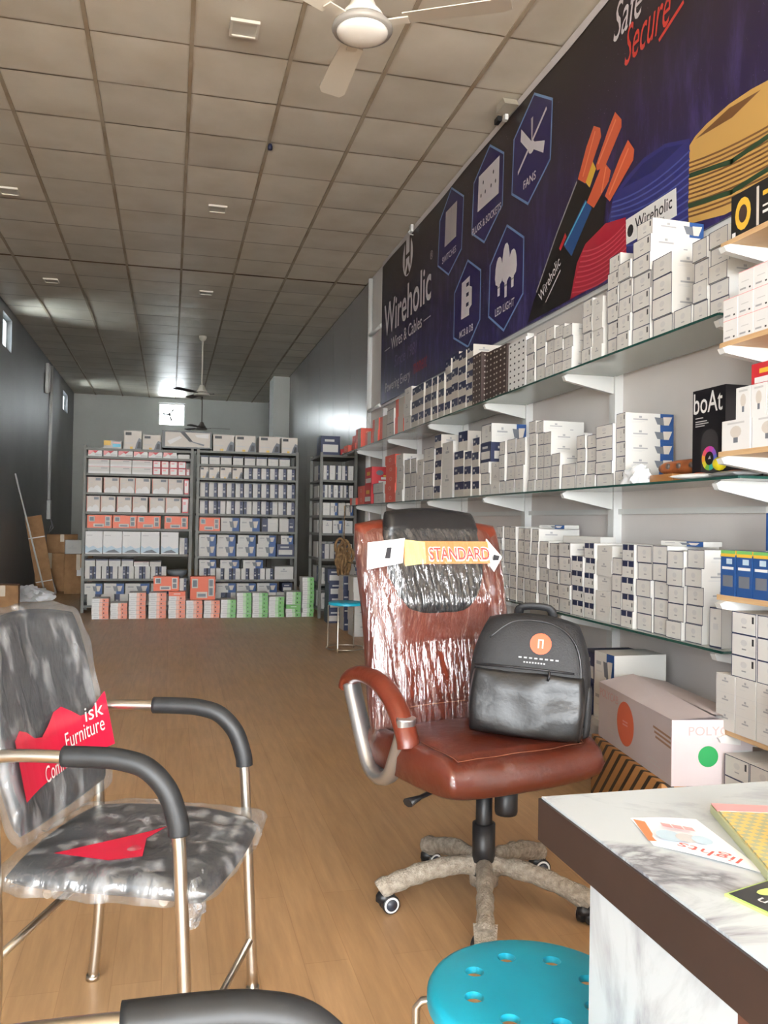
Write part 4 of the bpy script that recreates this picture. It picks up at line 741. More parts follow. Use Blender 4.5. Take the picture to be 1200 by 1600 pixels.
# jute bundle hanging from the end of the middle shelf
JUTE = noisy('jute_rope', (112,84,54), (150,118,80), 30, 0.9, bump=0.4, bscale=90)
t = thing('jute_bundle', 'brown bundle of jute rope hanging below the glass shelf end', 'rope', (1.938, 9.57, 1.386)); rr = random.Random(4)
for i in range(16):
    a = rr.uniform(0,6.28); cx, cz = rr.uniform(-.06,.06), -0.6+rr.uniform(-.15,.15); ra, rb = rr.uniform(.03,.06), rr.uniform(.06,.12); cyy = rr.uniform(-.05,.05)
    MB().tube([(cx+ra*math.cos(q)*math.cos(a), cyy+ra*math.cos(q)*math.sin(a), cz+rb*math.sin(q)) for q in [k*math.pi/7 for k in range(14)]], 0.016, 6, closed=True).build('rope_loop', JUTE, t)
MB().tube([(0,0,0),(0,0.0,-.3),(0.0,0,-.5)], 0.006, 6).build('string', JUTE, t)

# ------------------------------------------------------------------ along the left wall
t = thing('leaning_carton', 'long brown carton leaning upright against the left wall', 'carton', (-1.83, 14.0, 0.03))
MB().rbox(-.12,.12,-.07,.07,0,1.2,.004).build('body', KRAFT, t); t.rotation_euler = (R(-2), R(-10), 0.15)
MB().box(-.1215,.1215,-.0715,.0715,.86,.875).build('strap', WHITE, t); MB().box(-.1215,.1215,-.0715,.0715,.18,.195).build('strap', WHITE, t)
tag(MB().tube([(-2.21,13.4,1.83),(-1.76,13.45,0.012)], 0.012, 8).build('white_stick', WPAINT), 'thin white stick leaning before the long brown carton', 'stick')
t = thing('dark_board', 'dark flat board leaning on the left wall behind the carton', 'board', (-1.74,14.35,0.0)); MB().box(-.02,.02,-.22,.22,0,.85).build('sheet', mat('dark_panel', (52,56,66), 0.35), t)
MB().box(-.024,.024,-.225,-.205,0,.85).build('edge_strip', LGREY, t); t.rotation_euler = (0, R(-16), 0.1)
def kraft_box(label, loc, w, d, h, rz, lab=True):
    t = thing('cardboard_carton', label, 'carton', loc, rz); MB().rbox(-w/2,w/2,-d/2,d/2,0,h,.004).build('body', KRAFT, t)
    MB().box(-.03,.03,-d/2-.001,-d/2+.002,h*.6,h+.001).build('tape', noisy('pale_tape', (196,178,150), (206,190,164), 5, 0.4), t)
    if lab: MB().poly([(-w*.05,-d/2-.0008,h*.45),(w*.25,-d/2-.0008,h*.45),(w*.25,-d/2-.0008,h*.66),(-w*.05,-d/2-.0008,h*.66)]).build('paper_label', WHITE, t)
    return t
kraft_box('brown carton with white label on the floor left of the left rack', (-1.40,14.4,0), .42,.4,.62,0.05)
kraft_box('brown carton with tape standing behind the labelled one', (-1.86,14.85,0), .46,.4,.62,-0.05, False)
t = kraft_box('opened brown carton on top of the taped one', (-1.72,14.95,0.62), .48,.32,.30,0.1, False)
carton('product_box','shipper',.24,.18,.22,(-1.50,14.45,.62),0.15,'white box standing on the labelled brown carton')
crumple('plastic_sheet', 'crumpled pale plastic sheet on the floor by the left wall', 'plastic', (-1.93,13.05,0.0), .26,.2,.17, BAG, 8)
t = kraft_box('brown carton on the floor at the left picture edge', (-2.02,11.6,0), .36,.34,.34,0.1, False)
for y, lab in ((17.1,'thin white conduit pipe down the grey left wall'),):
    t = thing('conduit_pipe', lab, 'pipe', (XL+0.03, y, 1.5)); MB().tube([(0,0,0),(0,0,2.55)], 0.03, 8).build('pipe', WPAINT, t)
    MB().rbox(-.03,.04,-.08,.08,-.34,.02,.01).build('switch_box', WPAINT, t); MB().tube([(0.03,0,-.3),(0.08,.05,-.5),(0.02,-.1,-.62),(0.05,.0,-.45)], 0.012, 6).build('cable', GREY, t)
t = thing('tube_light', 'white tube light fixed high on the grey left wall', 'light', (XL+0.04, 16.5, 3.45)); MB().rbox(-.035,.03,-.05,.05,0,.55,.01).build('batten', WPAINT, t); MB().tube([(.035,0,.02),(.035,0,.53)], .018, 8).build('tube', WHITE, t)
# small fittings at the top of the banner
t = thing('wall_lamp', 'small beige and black lamp on a white bracket above the banner', 'lamp', (2.215, 5.52, 4.02))
MB().box(-.012,.012,-.02,.02,-.01,.085).build('bracket', WPAINT, t)
MB().prism([(-.10,.03),(.06,.03),(.06,.085),(-.06,.085)], 0, -.07, .03).build('lamp_body', mat('lamp_beige', (176,168,152), 0.45), t, loc=(0,-.06,0))
MB().box(-.05,-.02,.02,.09,-.005,.03).build('lamp_face', BLACK, t)
t = thing('banner_hook', 'small white hook holding the banner top above the round logo', 'hook', (2.235, 7.98, 4.04)); MB().box(-.012,.012,-.03,.03,0,.07).build('plate', WPAINT, t); MB().tube([(-.012,0,.02),(-.03,0,.0),(-.02,0,-.02),(.02,0,-.025)], .006, 6).build('hook_wire', WPAINT, t)
# ------------------------------------------------------------------ wrapped brown office chair
def bez(p, n=8):
    # Catmull-Rom through points
    P = [Vector(q) for q in p]; out = []
    for i in range(len(P)-1):
        a, b, c, d = P[max(i-1,0)], P[i], P[i+1], P[min(i+2,len(P)-1)]
        for k in range(n):
            t = k/n; out.append(0.5*((2*b)+(c-a)*t+(2*a-5*b+4*c-d)*t*t+(3*b-a-3*c+d)*t**3))
    out.append(P[-1]); return out
LEATHER = noisy('brown_leather', (90,35,21), (106,44,27), 5, 0.34, bump=0.25, bscale=26, spec=0.6)
BLEATH = noisy('black_leather', (22,22,23), (28,28,29), 6, 0.35, bump=0.12, bscale=40)
FILM_B = mat_film('stretch_film_back', gloss=0.13, bump=0.9, stretch=(75,40,2.6), rot=(0,R(14),0), rough=0.07, base=0.012)
FILM_S = mat_film('stretch_film_seat', gloss=0.045, bump=0.6, stretch=(16,16,16), rough=0.10, base=0.003)
FOAM = noisy('foam_wrap', (138,129,116), (170,161,148), 60, 0.7, bump=0.8, bscale=160)
oc = thing('office_chair', 'high-back brown leather office chair wrapped in clear plastic film', 'chair', (0.945, 2.512, 0), R(15))
def back_pt(a, b, c, off=0.0):
    # a across, b up from centre, c outwards (towards the sitter)
    z = 0.86+b; lean = 0.20+0.20*max(0, z-0.5)+0.05*max(0, z-0.9)
    y = lean+0.10*(a/0.28)**2*-0.35-c-off
    return (a, y, z)
def back_fn(a, b, c, S, T, s):
    wv = 1.0-0.06*math.cos(T*2.2)
    if s > 0:
        z = 0.86+b
        for gz in (0.62, 0.80, 0.99): c -= 0.016*math.exp(-((z-gz+0.06*(abs(a)/0.28)**2*(1 if gz > 0.7 else 0.2))/0.012)**2)*max(0, 1-(abs(a)/0.27)**6)
        c -= 0.012*math.exp(-((abs(a)-0.205)/0.014)**2)*max(0, min(1, (1.12-z)*6))
        c += 0.006*noise.noise(Vector((a*14, z*22, 1.7)))*(1-S**4)
    return back_pt(a*wv, b, c)
MB().pillow(0.585, 0.72, 0.16, back_fn, k=0.28, p=3.2, nu=44, nv=56).build('backrest', LEATHER, oc)
def head_fn(a, b, c, S, T, s):
    wd = 1.0 if b > -0.02 else 1.0-0.32*((-0.02-b)/0.16)**1.6
    return back_pt(a*wd-0.012, b+0.212, c, 0.052+0.01*(b > 0.1))
MB().pillow(0.385, 0.36, 0.085, head_fn, k=0.35, p=4.0, nu=28, nv=28).build('headrest_pad', BLEATH, oc)
def seat_fn(a, b, c, S, T, s):
    z = 0.492+c
    if s > 0:
        z += 0.012*(1-S*S)*(1-T*T)-0.035*max(0, -T-0.75)/0.25*0.6+0.02*abs(S)**6
        z -= 0.012*math.exp(-((max(abs(S), abs(T))-0.80)/0.03)**2); z += 0.004*noise.noise(Vector((a*12, b*12, 4)))
    return (a, b-0.02, z)
MB().pillow(0.60, 0.54, 0.125, seat_fn, k=0.30, p=5.0, nu=40, nv=36).build('seat', LEATHER, oc)
# film on back and seat
def filmb(a, b, c, S, T, s):
    p = back_pt(a*1.02*(1.0-0.06*math.cos(T*2.2)), b*1.01, c*0.9)
    side = max(0, min(1, (0.14-a-b*0.15)/0.16)); u = a+b*0.22
    rid = side*(0.0030*math.sin(u*230+7*noise.noise(Vector((u*11, 0, b*1.5))))+0.0030*noise.noise(Vector((u*75, 0.3, b*3.0))))+0.002*noise.noise(Vector((a*12, 3, b*9)))
    extra = 0.058*max(0, min(1, (b+0.02)/0.12))*max(0, min(1, (0.235-abs(a+0.012))/0.06))
    return (p[0], p[1]-0.012-extra-rid*(1-S**6), p[2])
MB().pillow(0.60, 0.70, 0.165, filmb, k=0.28, p=3.2, nu=130, nv=50, front_only=True).build('plastic_film', FILM_B, oc, loc=(0,0,-0.018))
def films(a, b, c, S, T, s):
    p = seat_fn(a*1.015, b*1.015, c*1.03, S, T, s); return (p[0], p[1], p[2]+0.004+0.003*noise.noise(Vector((a*30, b*30, 7))))
MB().pillow(0.60, 0.54, 0.13, films, k=0.30, p=5.0, nu=40, nv=36).build('plastic_film', FILM_S, oc)
# seams
ST = mat('pale_thread', (140,82,56), 0.6)
MB().tube([back_pt(-0.22+0.44*i/20, -0.245, 0.069) for i in range(21)], 0.0018, 5).build('stitching', ST, oc)
def seat_top(S, T, lift=0.002):
    k, p = 0.30, 5.0; a = S*math.sqrt(1-k*T*T/2)*0.30; b = T*math.sqrt(1-k*S*S/2)*0.27
    c = 0.0625*max(0, 1-abs(S)**p)**(1/p)*max(0, 1-abs(T)**p)**(1/p); q = seat_fn(a, b, c, S, T, 1); return (q[0], q[1], q[2]+lift)
sq = [(-0.8+1.6*i/24, -0.8) for i in range(25)]+[(0.8, -0.8+1.6*i/24) for i in range(1, 25)]
MB().tube([seat_top(S, T, 0.008) for S, T in sq], 0.0013, 5).build('stitching', ST, oc); MB().tube([seat_top(-0.8, -0.8+1.6*i/24, 0.008) for i in range(25)], 0.0013, 5).build('stitching', ST, oc)
# printed paper strip, tags and a painted highlight under the film
def strip(pts, m, name='paper_strip'):
    mb = MB(); mb.poly(pts); return mb.build(name, m, oc)
def hp(a, z, off=0.113): p = back_pt(a, z-0.86, 0.0, off); return p
rows_ = [[hp(-0.16+0.34*i/8, z) for i in range(9)] for z in (1.065, 1.14)]
mb = MB(); mb.add(rows_[0]+rows_[1], [(i, i+1, 10+i, 9+i) for i in range(8)]); ps = mb.build('paper_strip', mat('orange_paper', (230,128,66), 0.45), oc)
tt = text('STANDARD', 0.235, mat('strip_red', (206,48,44), 0.4), oc, (0,0,0), '-Y', height=0.040, bold=0.012)
for v in tt.data.vertices:
    p = hp(-0.055+v.co.x, 1.079+v.co.y, 0.1155); v.co = (p[0], -p[1] if False else p[1], p[2])
tt.matrix_local = Matrix.Identity(4)
tw = text('STANDARD', 0.243, WHITE, oc, (0,0,0), '-Y', height=0.046, bold=0.05)
for v in tw.data.vertices: p = hp(-0.059+v.co.x, 1.076+v.co.y, 0.1145); v.co = (p[0], p[1], p[2])
tw.matrix_local = Matrix.Identity(4)
strip([hp(-0.30,1.05,0.085), hp(-0.17,1.07,0.118), hp(-0.15,1.15,0.118), hp(-0.285,1.135,0.085)], WHITE, 'tag_or_glare')
strip([hp(-0.16,1.06,0.116), hp(-0.075,1.068,0.119), hp(-0.07,1.138,0.119), hp(-0.15,1.145,0.117)], mat('strip_glare', (236,206,120), 0.4), 'tag_or_glare')  # washed-out highlight on the orange strip, painted as a pale yellow patch
strip([hp(0.165,1.085,0.10), hp(0.205,1.035,0.09), hp(0.255,1.085,0.07), hp(0.185,1.15,0.10)], WHITE, 'tag_or_glare')
strip([hp(0.20,1.075,0.1), hp(0.225,1.075,0.093), hp(0.232,1.09,0.093), hp(0.206,1.095,0.1)], INK, 'printed_mark')
strip([hp(-0.235,1.085,0.108), hp(-0.215,1.085,0.111), hp(-0.205,1.12,0.113), hp(-0.222,1.12,0.111)], INK, 'printed_mark')
# armrests
for sx in (-1, 1):
    x = sx*0.285
    sil = [(x,.315,.668),(x,.275,.60),(x,.21,.49),(x,.16,.43),(x,.095,.418),(x,.04,.45),(x,.0,.52),(x,-.03,.585),(x,-.04,.63)]
    ar = MB().tube(bez(sil, 6), 0.021, 10, flat=1.5, up=(0,1,0.3)).build('armrest', CHROME, oc)
    top = [(x,.34,.655),(x,.315,.69),(x,.25,.712),(x,.16,.712),(x,.07,.685),(x,.0,.635),(x,-.045,.575),(x,-.055,.545)]
    MB().tube(bez(top, 6), [0.021]+[0.028]*40+[0.026,0.02], 12, flat=1.25, up=(0,0.3,1)).build('arm_pad', LEATHER, ar) if False else MB().tube(bez(top, 6), 0.027, 12, flat=1.3, up=(0,0.3,1)).build('arm_pad', LEATHER, ar)
    MB().tube([(x*0.98,.12,.42),(x*0.7,.1,.435)], 0.018, 8).build('arm_mount', CHROME, ar)
# mechanism, gas lift, lever, star base
bo = (0.065, 0.03)
MB().rbox(-.12,.12,-.10,.14,.395,.432,.01).build('seat_mechanism', mat('grey_steel', (120,120,122), 0.4, 0.6), oc)
MB().lathe([(0.026,.14),(0.026,.40),(0.0,.40)], 18, M=Matrix.Translation((bo[0]-.03,bo[1]-.02,0))).lathe([(0.036,.10),(0.036,.26),(0.026,.26)], 18, M=Matrix.Translation((bo[0]-.03,bo[1]-.02,0))).build('gas_lift', BLACK, oc)
MB().lathe([(0.0,.30),(0.033,.30),(0.036,.31),(0.036,.40)], 16, M=Matrix.Translation((0.075,-.05,0))).build('tension_knob', BLACK, oc)
MB().tube([(-.10,0,.405),(-.22,-.02,.385),(-.27,-.03,.378)], [0.006,0.006,0.013], 8, flat=1.6).build('lever', BLACK, oc)
cx, cy = bo[0]-.02, bo[1]-.01
MB().lathe([(0.0,.06),(0.045,.065),(0.05,.14),(0.036,.15),(0.0,.15)], 20, M=Matrix.Translation((cx,cy,0))).build('base_hub', FOAM, oc)
for k in range(5):
    a = R(181+72*k-15-3); dx, dy = math.cos(a), math.sin(a); rr = random.Random(k)
    pts = [(cx+dx*r, cy+dy*r, z) for r, z in ((.03,.125),(.10,.128),(.18,.118),(.25,.100),(.315,.078),(.335,.066))]
    pp = bez(pts, 4); arm = MB().tube(pp, [0.030+0.004*rr.uniform(-1,1) for _ in pp], 12, flat=0.85, up=(0,0,1)).build('base_arm', FOAM, oc)
    ex, ey = cx+dx*.318, cy+dy*.318
    crumple_flap = MB().add([(ex-dy*.035,ey+dx*.035,.085),(ex+dy*.035,ey-dx*.035,.085),(ex+dx*.05+dy*.03,ey+dy*.05-dx*.03,.05),(ex+dx*.055-dy*.03,ey+dy*.055+dx*.03,.06)], [(0,1,2,3)]).build('loose_wrap', FOAM, arm) if k in (1, 2) else None
    ca = R((-8, 200, 20, -20, 5)[k]); M0 = Matrix.Translation((ex, ey, 0.028)) @ Matrix.Rotation(ca, 4, 'Z')
    cs = MB().tube([(ex,ey,.075),(ex,ey,.045)], 0.008, 8).build('caster', BLACK, oc)
    for sy in (-1, 1):
        M1 = M0 @ Matrix.Translation((0.012, sy*0.015, 0)) @ Matrix.Rotation(R(-90*sy), 4, 'X')
        MB().lathe([(0.0,-.010),(0.026,-.010),(0.028,-.007),(0.028,.008),(0.024,.010),(0.0,.0105)], 18, M=M1).build('wheel', BLACK, cs)
        MB().lathe([(0.020,.0108),(0.023,.0112),(0.0245,.0104)], 18, M=M1).build('wheel_ring', WHITE, cs); MB().lathe([(0.018,.0105),(0.018,.0122),(0.0,.0125)], 16, M=M1).build('wheel_cap', mat('slate_hub', (52,56,66), 0.4), cs)
    MB().lathe([(0.0,.034),(0.02,.034),(0.03,.02),(0.031,.004),(0.0,.004)], 16, M=M0 @ Matrix.Translation((0,0,0.004)) @ Matrix.Scale(0.8,4,(0,1,0))).build('wheel_hood', BLACK, cs)
oc_loc = Vector((0.945, 2.512, 0))

# ------------------------------------------------------------------ black backpack on the seat
BAGM = noisy('black_nylon', (20,20,22), (27,27,29), 20, 0.62, bump=0.15, bscale=200); BAGL = noisy('black_faux_leather', (16,16,17), (21,21,22), 12, 0.36, bump=0.1, bscale=60)
bp = thing('backpack', 'black backpack with round orange badge leaning on the brown office chair', 'backpack', (1.058, 2.41, 0.551), R(20))
bp.rotation_euler = (R(-9), R(3), R(-28)); bp.scale = (1.03, 1.0, 0.88)
def bag_fn(a, b, c, S, T, s):
    wd = 1.0-0.16*max(0, T)**2.0; return (a*wd, -c*(1.0-0.18*T)+0.0, 0.215+b)
MB().pillow(0.355, 0.43, 0.20, bag_fn, k=0.42, p=4.0, nu=30, nv=34).build('body', BAGM, bp)
def pocket_fn(a, b, c, S, T, s):
    return (a, -0.078-max(c, 0)*(1.0-0.1*T)+0.006*noise.noise(Vector((a*14, b*14, 2))), 0.120+b)
MB().pillow(0.332, 0.225, 0.07, pocket_fn, k=0.22, p=4.5, nu=26, nv=22).build('front_pocket', BAGL, bp)
MB().tube([(-0.155,-0.102,0.236),(-0.05,-0.115,0.239),(0.05,-0.115,0.239),(0.13,-0.103,0.237)], 0.0035, 6).build('zip', BLACK, bp)
MB().tube([(0.06,-0.117,0.238),(0.062,-0.122,0.22),(0.058,-0.121,0.205)], 0.004, 6).build('zip_pull', BLACK, bp)
MB().tube(bez([(0.135,-0.085,0.05),(0.15,-0.08,0.2),(0.13,-0.08,0.33),(0.06,-0.07,0.395),(-0.05,-0.07,0.395),(-0.12,-0.08,0.33)],5), 0.004, 6).build('zip', BLACK, bp)
MB().tube(bez([(-0.05,0.05,0.415),(-0.04,0.03,0.452),(0.04,0.03,0.455),(0.055,0.05,0.415)],5), 0.009, 8, flat=1.6).build('carry_handle', BAGM, bp)
for sx in (-1, 1): MB().tube(bez([(sx*0.06,0.07,0.41),(sx*0.075,0.105,0.37),(sx*0.085,0.11,0.25),(sx*0.10,0.105,0.1),(sx*0.11,0.07,0.03)],6), 0.010, 8, flat=2.2, up=(0,1,0)).build('shoulder_strap', BAGM, bp)
MB().pillow(0.10, 0.19, 0.05, lambda a,b,c,S,T,s: (0.165+max(c,0)*0.8, a+0.005, 0.115+b), k=0.3, p=4, nu=10, nv=12).build('side_pocket', BAGM, bp)
def bag_surf(a, z, lift):
    T = (z-0.215)/0.215; S = a/(0.1775*(1.0-0.16*max(0, T)**2)); c = 0.10*max(0, 1-S**4)**0.25*max(0, 1-T**4)**0.25
    return (a, -c*(1.0-0.18*T)-lift, z)
badge = MB().poly([bag_surf(0.03+0.031*math.cos(R(a)), 0.325+0.036*math.sin(R(a)), 0.0025) for a in range(0,360,18)]).build('badge', mat('badge_orange', (214,80,42), 0.45), bp)
for p in ([(.022,.31),(.026,.31),(.026,.34),(.022,.34)], [(.034,.31),(.038,.31),(.038,.34),(.034,.34)], [(.026,.336),(.034,.336),(.034,.34),(.026,.34)]): MB().poly([bag_surf(a, z, 0.0035) for a, z in p]).build('badge_mark', PEACH, badge)
for (x0, x1, z) in ((-0.03,0.09,0.272),(-0.015,0.05,0.257)):
    n = 8
    for i in range(n): a = x0+(x1-x0)*i/n; e = (x1-x0)/n*0.6; MB().poly([bag_surf(u, v, 0.002) for u, v in ((a,z),(a+e,z),(a+e,z+0.005),(a,z+0.005))]).build('printed_mark', GREY, bp)

# ------------------------------------------------------------------ visitor chairs of steel tube
VPAD = mat('black_vinyl', (36,38,42), 0.4); FILM_V = mat_film('chair_bag_film', gloss=0.10, bump=0.9, stretch=(22,22,7), rough=0.14, base=0.10)
REDF = mat('red_film_print', (206,26,62), 0.3); ARMB = noisy('black_arm_foam', (27,29,31), (33,35,37), 30, 0.5)
def visitor_chair(label, loc, rz, red=True):
    t = thing('visitor_chair', label, 'chair', loc, rz, 'steel tube visitor chairs'); W = 0.245
    for sy in (-1, 1):
        y = sy*W
        frame = [(-.225,y,.0),(-.21,y,.25),(-.225,y,.60),(-.235,y,.69),(-.20,y,.712),(-.05,y,.716),(.04,y,.716),(.10,y,.70),(.145,y,.655),(.165,y,.58),(.175,y,.45),(.20,y,.0)]
        f = MB().tube(bez(frame, 6), 0.0135, 12).build('side_frame', STEEL, t)
        arm = [(-.075,y,.717),(.0,y,.718),(.05,y,.715),(.10,y,.70),(.142,y,.658),(.164,y,.60),(.168,y,.572)]
        MB().tube(bez(arm, 6), 0.0215, 14).build('arm_pad', ARMB, f)
        for x in (-.225, .20): MB().lathe([(0.0,0.0),(0.017,0.0),(0.017,0.012),(0.0,0.012)], 12, M=Matrix.Translation((x,y,0))).build('foot_cap', STEEL, f)
    MB().tube([(.192,W,.13),(.192,-W,.13)], 0.009, 8).build('front_stretcher', STEEL, t)
    MB().tube([(-.21,W,.30),(-.21,-W,.30)], 0.009, 8).build('rear_stretcher', STEEL, t)
    for x in (-.13, .12): MB().tube([(x,W-.05,.415),(x,-W+.05,.415)], 0.010, 8).build('seat_rail', STEEL, t)
    sf = lambda a,b,c,S,T,s: (a+0.0, b, 0.452+c+0.02*S*S*(S > 0)*-1)
    MB().pillow(0.46, 0.47, 0.055, sf, k=0.3, p=4, nu=24, nv=24).build('seat', VPAD, t)
    def bf(a, b, c, S, T, s): return (-0.215-0.10*(b+0.22)/0.44-0.03*(1-S*S)*0+c+0.03*S*S, a, 0.745+b)
    MB().pillow(0.46, 0.47, 0.05, bf, k=0.38, p=4, nu=24, nv=24).build('backrest', VPAD, t)
    wr = lambda p, f, am: tuple(Vector(p)+Vector((noise.noise(Vector(p)*f), noise.noise(Vector(p)*f+Vector((5,1,2))), noise.noise(Vector(p)*f+Vector((1,7,3)))))*am)
    MB().pillow(0.495, 0.50, 0.075, lambda a,b,c,S,T,s: wr((a, b, 0.450+c), 18, 0.009), k=0.22, p=4, nu=44, nv=44).build('plastic_bag', FILM_V, t)
    bagb = MB().pillow(0.49, 0.50, 0.075, lambda a,b,c,S,T,s: wr(bf(a,b,c,S,T,s), 16, 0.008), k=0.3, p=4, nu=44, nv=44).build('plastic_bag', FILM_V, t)
    # red print on the bag
    g = []
    for j in range(2):
        for i in range(13):
            a = -0.22+0.44*i/12; b = (-0.135 if j == 0 else -0.02)+0.01*(i/12)+(0.022*math.sin(i*1.1+0.5) if j else 0)
            p = bf(a, b, 0.042, a/0.23, 0, 1); g.append(p)
    if red: MB().add(g, [(i, i+1, 14+i, 13+i) for i in range(12)]).build('red_print', REDF, bagb)
    for s, ya, z0, w, h, c in (('Furniture',0.10,0.655,0.17,0.036,WHITE),('isk',0.20,0.697,0.075,0.034,WHITE),('Comfort',-0.02,0.612,0.15,0.034,WHITE)) if red else ():
        tx = text(s, w, c, bagb, (0,0,0), '+X', height=h, shear=0.1)
        for v in tx.data.vertices:
            q = bf(ya+v.co.x-0.08, z0-0.745+v.co.y+v.co.x*0.05, 0.046, (ya+v.co.x-0.08)/0.23, 0, 1); v.co = q
        tx.matrix_local = Matrix.Identity(4)
    rp = []
    for (x, y) in ((-0.13,-0.17),(0.02,-0.02),(0.05,0.02),(0.03,-0.06),(0.06,-0.16),(0.0,-0.19)): rp.append((x, y, 0.4905))
    MB().poly(rp).build('red_print', REDF, t)
    MB().pillow(0.09, 0.10, 0.03, lambda a,b,c,S,T,s: wr((0.17+c+0.01, -0.17+a, 0.415+b), 40, 0.02), k=0.3, p=3, nu=14, nv=14).build('bag_knot', mat_film('bag_knot_film', gloss=0.25, bump=1.0, stretch=(40,40,40), base=0.18) if 'bag_knot_film' not in MATS else MATS['bag_knot_film'], t)
    return t
visitor_chair('plastic-wrapped steel visitor chair with red print, facing right at left', (-0.045, 2.035, 0), R(-20))
visitor_chair('steel visitor chair whose black arm crosses the bottom left picture edge', (0.03, 0.603, 0), R(-2), False)

# ------------------------------------------------------------------ round teal stools
def stool(label, loc, rz, r=0.165, h=0.46):
    t = thing('round_stool', label, 'stool', loc, rz, 'teal round stools')
    bm = bmesh.new(); nS = 64; rings = []
    holes = [(0.105*math.cos(R(45*i+22)), 0.105*math.sin(R(45*i+22))) for i in range(8)]; hr = 0.0165
    # top plate with eight round holes: triangulated fill between circle loops
    def loop(cx, cy, rad, z, n): return [bm.verts.new((cx+rad*math.cos(2*math.pi*k/n), cy+rad*math.sin(2*math.pi*k/n), z)) for k in range(n)]
    for z in (h, h-0.012):
        ed = []
        for lp in [loop(0,0,r-0.012 if z == h else r-0.02,z,nS)]+[loop(x,y,hr,z,16) for x,y in holes]:
            for k in range(len(lp)): ed.append(bm.edges.new((lp[k], lp[(k+1)%len(lp)])))
            rings.append(lp)
        bmesh.ops.triangle_fill(bm, use_beauty=True, edges=ed)
    for q in range(1, 9):
        a, b = rings[q], rings[9+q]
        for k in range(16): bm.faces.new((a[k], a[(k+1)%16], b[(k+1)%16], b[k]))
    prev = rings[0]
    for (rad, z) in ((r-0.004,h-0.003),(r,h-0.010),(r,h-0.028),(r-0.008,h-0.030),(r-0.012,h-0.02)):
        cur = loop(0,0,rad,z,nS)
        for k in range(nS): bm.faces.new((prev[k], prev[(k+1)%nS], cur[(k+1)%nS], cur[k]))
        prev = cur
    for k in range(nS): bm.faces.new((prev[k], prev[(k+1)%nS], rings[9][(k+1)%nS], rings[9][k]))
    bmesh.ops.recalc_face_normals(bm, faces=bm.faces[:])
    mb = MB(); mb.from_bm(bm, 0, True); bm.free(); mb.build('seat', TEAL, t, sharp=40)
    for k in range(4):
        a = R(90*k+45); c, s = math.cos(a), math.sin(a)
        pts = [(c*(r-0.03),s*(r-0.03),h-0.02),(c*(r-0.012),s*(r-0.012),h-0.03),(c*(r+0.008),s*(r+0.008),h-0.034),(c*(r+0.018),s*(r+0.018),h-0.045),(c*(r+0.018),s*(r+0.018),0.05),(c*(r+0.025),s*(r+0.025),0.01)]
        MB().tube(pts, 0.007, 8).build('leg', STEEL, t)
    MB().tube([((r+0.016)*math.cos(R(a)),(r+0.016)*math.sin(R(a)),0.035) for a in range(0,360,15)], 0.006, 6, closed=True).build('foot_ring', STEEL, t)
    return t
stool('teal round stool with holes at the bottom picture edge', (0.606, 1.335, 0), R(25), r=0.177, h=0.42)
stool('distant teal round stool by the right wall, left of brown chair', (1.60, 7.75, 0), R(10))

# ------------------------------------------------------------------ marble desk and things on it
MTOP = mat_marble('marble_laminate', (118,118,124), (1.0,2.6,1), (0,0,0.25), 2.2, 0.5, 0.63); MSIDE = mat_marble('marble_laminate_panel', (104,110,122), (2.2,1.6,0.7), (0.3,0.5,0.1), 2.4, 0.52, 0.64)
EDGE = noisy('dark_brown_edge', (48,35,31), (56,41,36), 8, 0.45, stretch=(1,1,1))
dk = thing('desk', 'marble-topped desk with dark brown edge in the right foreground', 'desk', (0.588, 1.282, 0))
MB().box(0.004, 1.0, -1.6, -0.004, 0.757, 0.7605).build('desk_top', MTOP, dk)
MB().box(0.0, 1.0, -1.6, 0.0, 0.690, 0.7568).build('edge_band', EDGE, dk)
MB().box(0.012, 0.03, -0.485, -0.155, 0.0, 0.6898).build('end_panel', MSIDE, dk)
MB().box(0.012, 0.045, -0.56, -0.4852, 0.0, 0.6898).build('leg_post', noisy('red_brown_wood', (92,58,46), (104,68,54), 6, 0.5), dk)
MB().box(0.0302, 0.95, -0.185, -0.155, 0.1, 0.6898).build('modesty_panel', MSIDE, dk)
MB().box(0.02, 0.045, -1.58, -1.5, 0.0, 0.6898).build('leg_post', EDGE, dk); MB().box(0.92, 0.945, -1.58, -1.5, 0.0, 0.6898).build('leg_post', EDGE, dk)
DZ = 0.7606
fl = thing('flyer', 'white and orange printed flyer lying on the marble desk', 'paper', (0.70, 1.03, DZ))
def sheet(pts, z, m, name, par, n=6):
    a, b, c, d = [Vector(p) for p in pts]; vs = []
    for j in range(n+1):
        for i in range(n+1):
            p = a.lerp(b, i/n).lerp(d.lerp(c, i/n), j/n); vs.append((p.x, p.y, z+0.0035*math.sin(math.pi*i/n)*(0.6+0.4*math.sin(j))))
    lo = [(x, y, q-0.0006) for x, y, q in vs]; k = n+1; fs = [(j*k+i, j*k+i+1, (j+1)*k+i+1, (j+1)*k+i) for j in range(n) for i in range(n)]
    return MB().add(vs+lo, fs+[tuple(len(vs)+q for q in f[::-1]) for f in fs], 0, True).build(name, m, par)
fo = [(-.046,.02),(-.02,.125),(.075,.10),(.045,-.10)]
sheet([(fo[0][0],fo[0][1]),(fo[3][0],fo[3][1]),(fo[2][0],fo[2][1]),(fo[1][0],fo[1][1])], 0.001, mat('glossy_white_paper', (240,241,244), 0.25), 'sheet', fl)
MB().poly([(-.044,.035,.0016),(-.034,.03,.0018),(-.008,.105,.0018),(-.019,.12,.0012)][::1]).build('orange_print', mat('flyer_orange', (232,130,84), 0.4), fl)
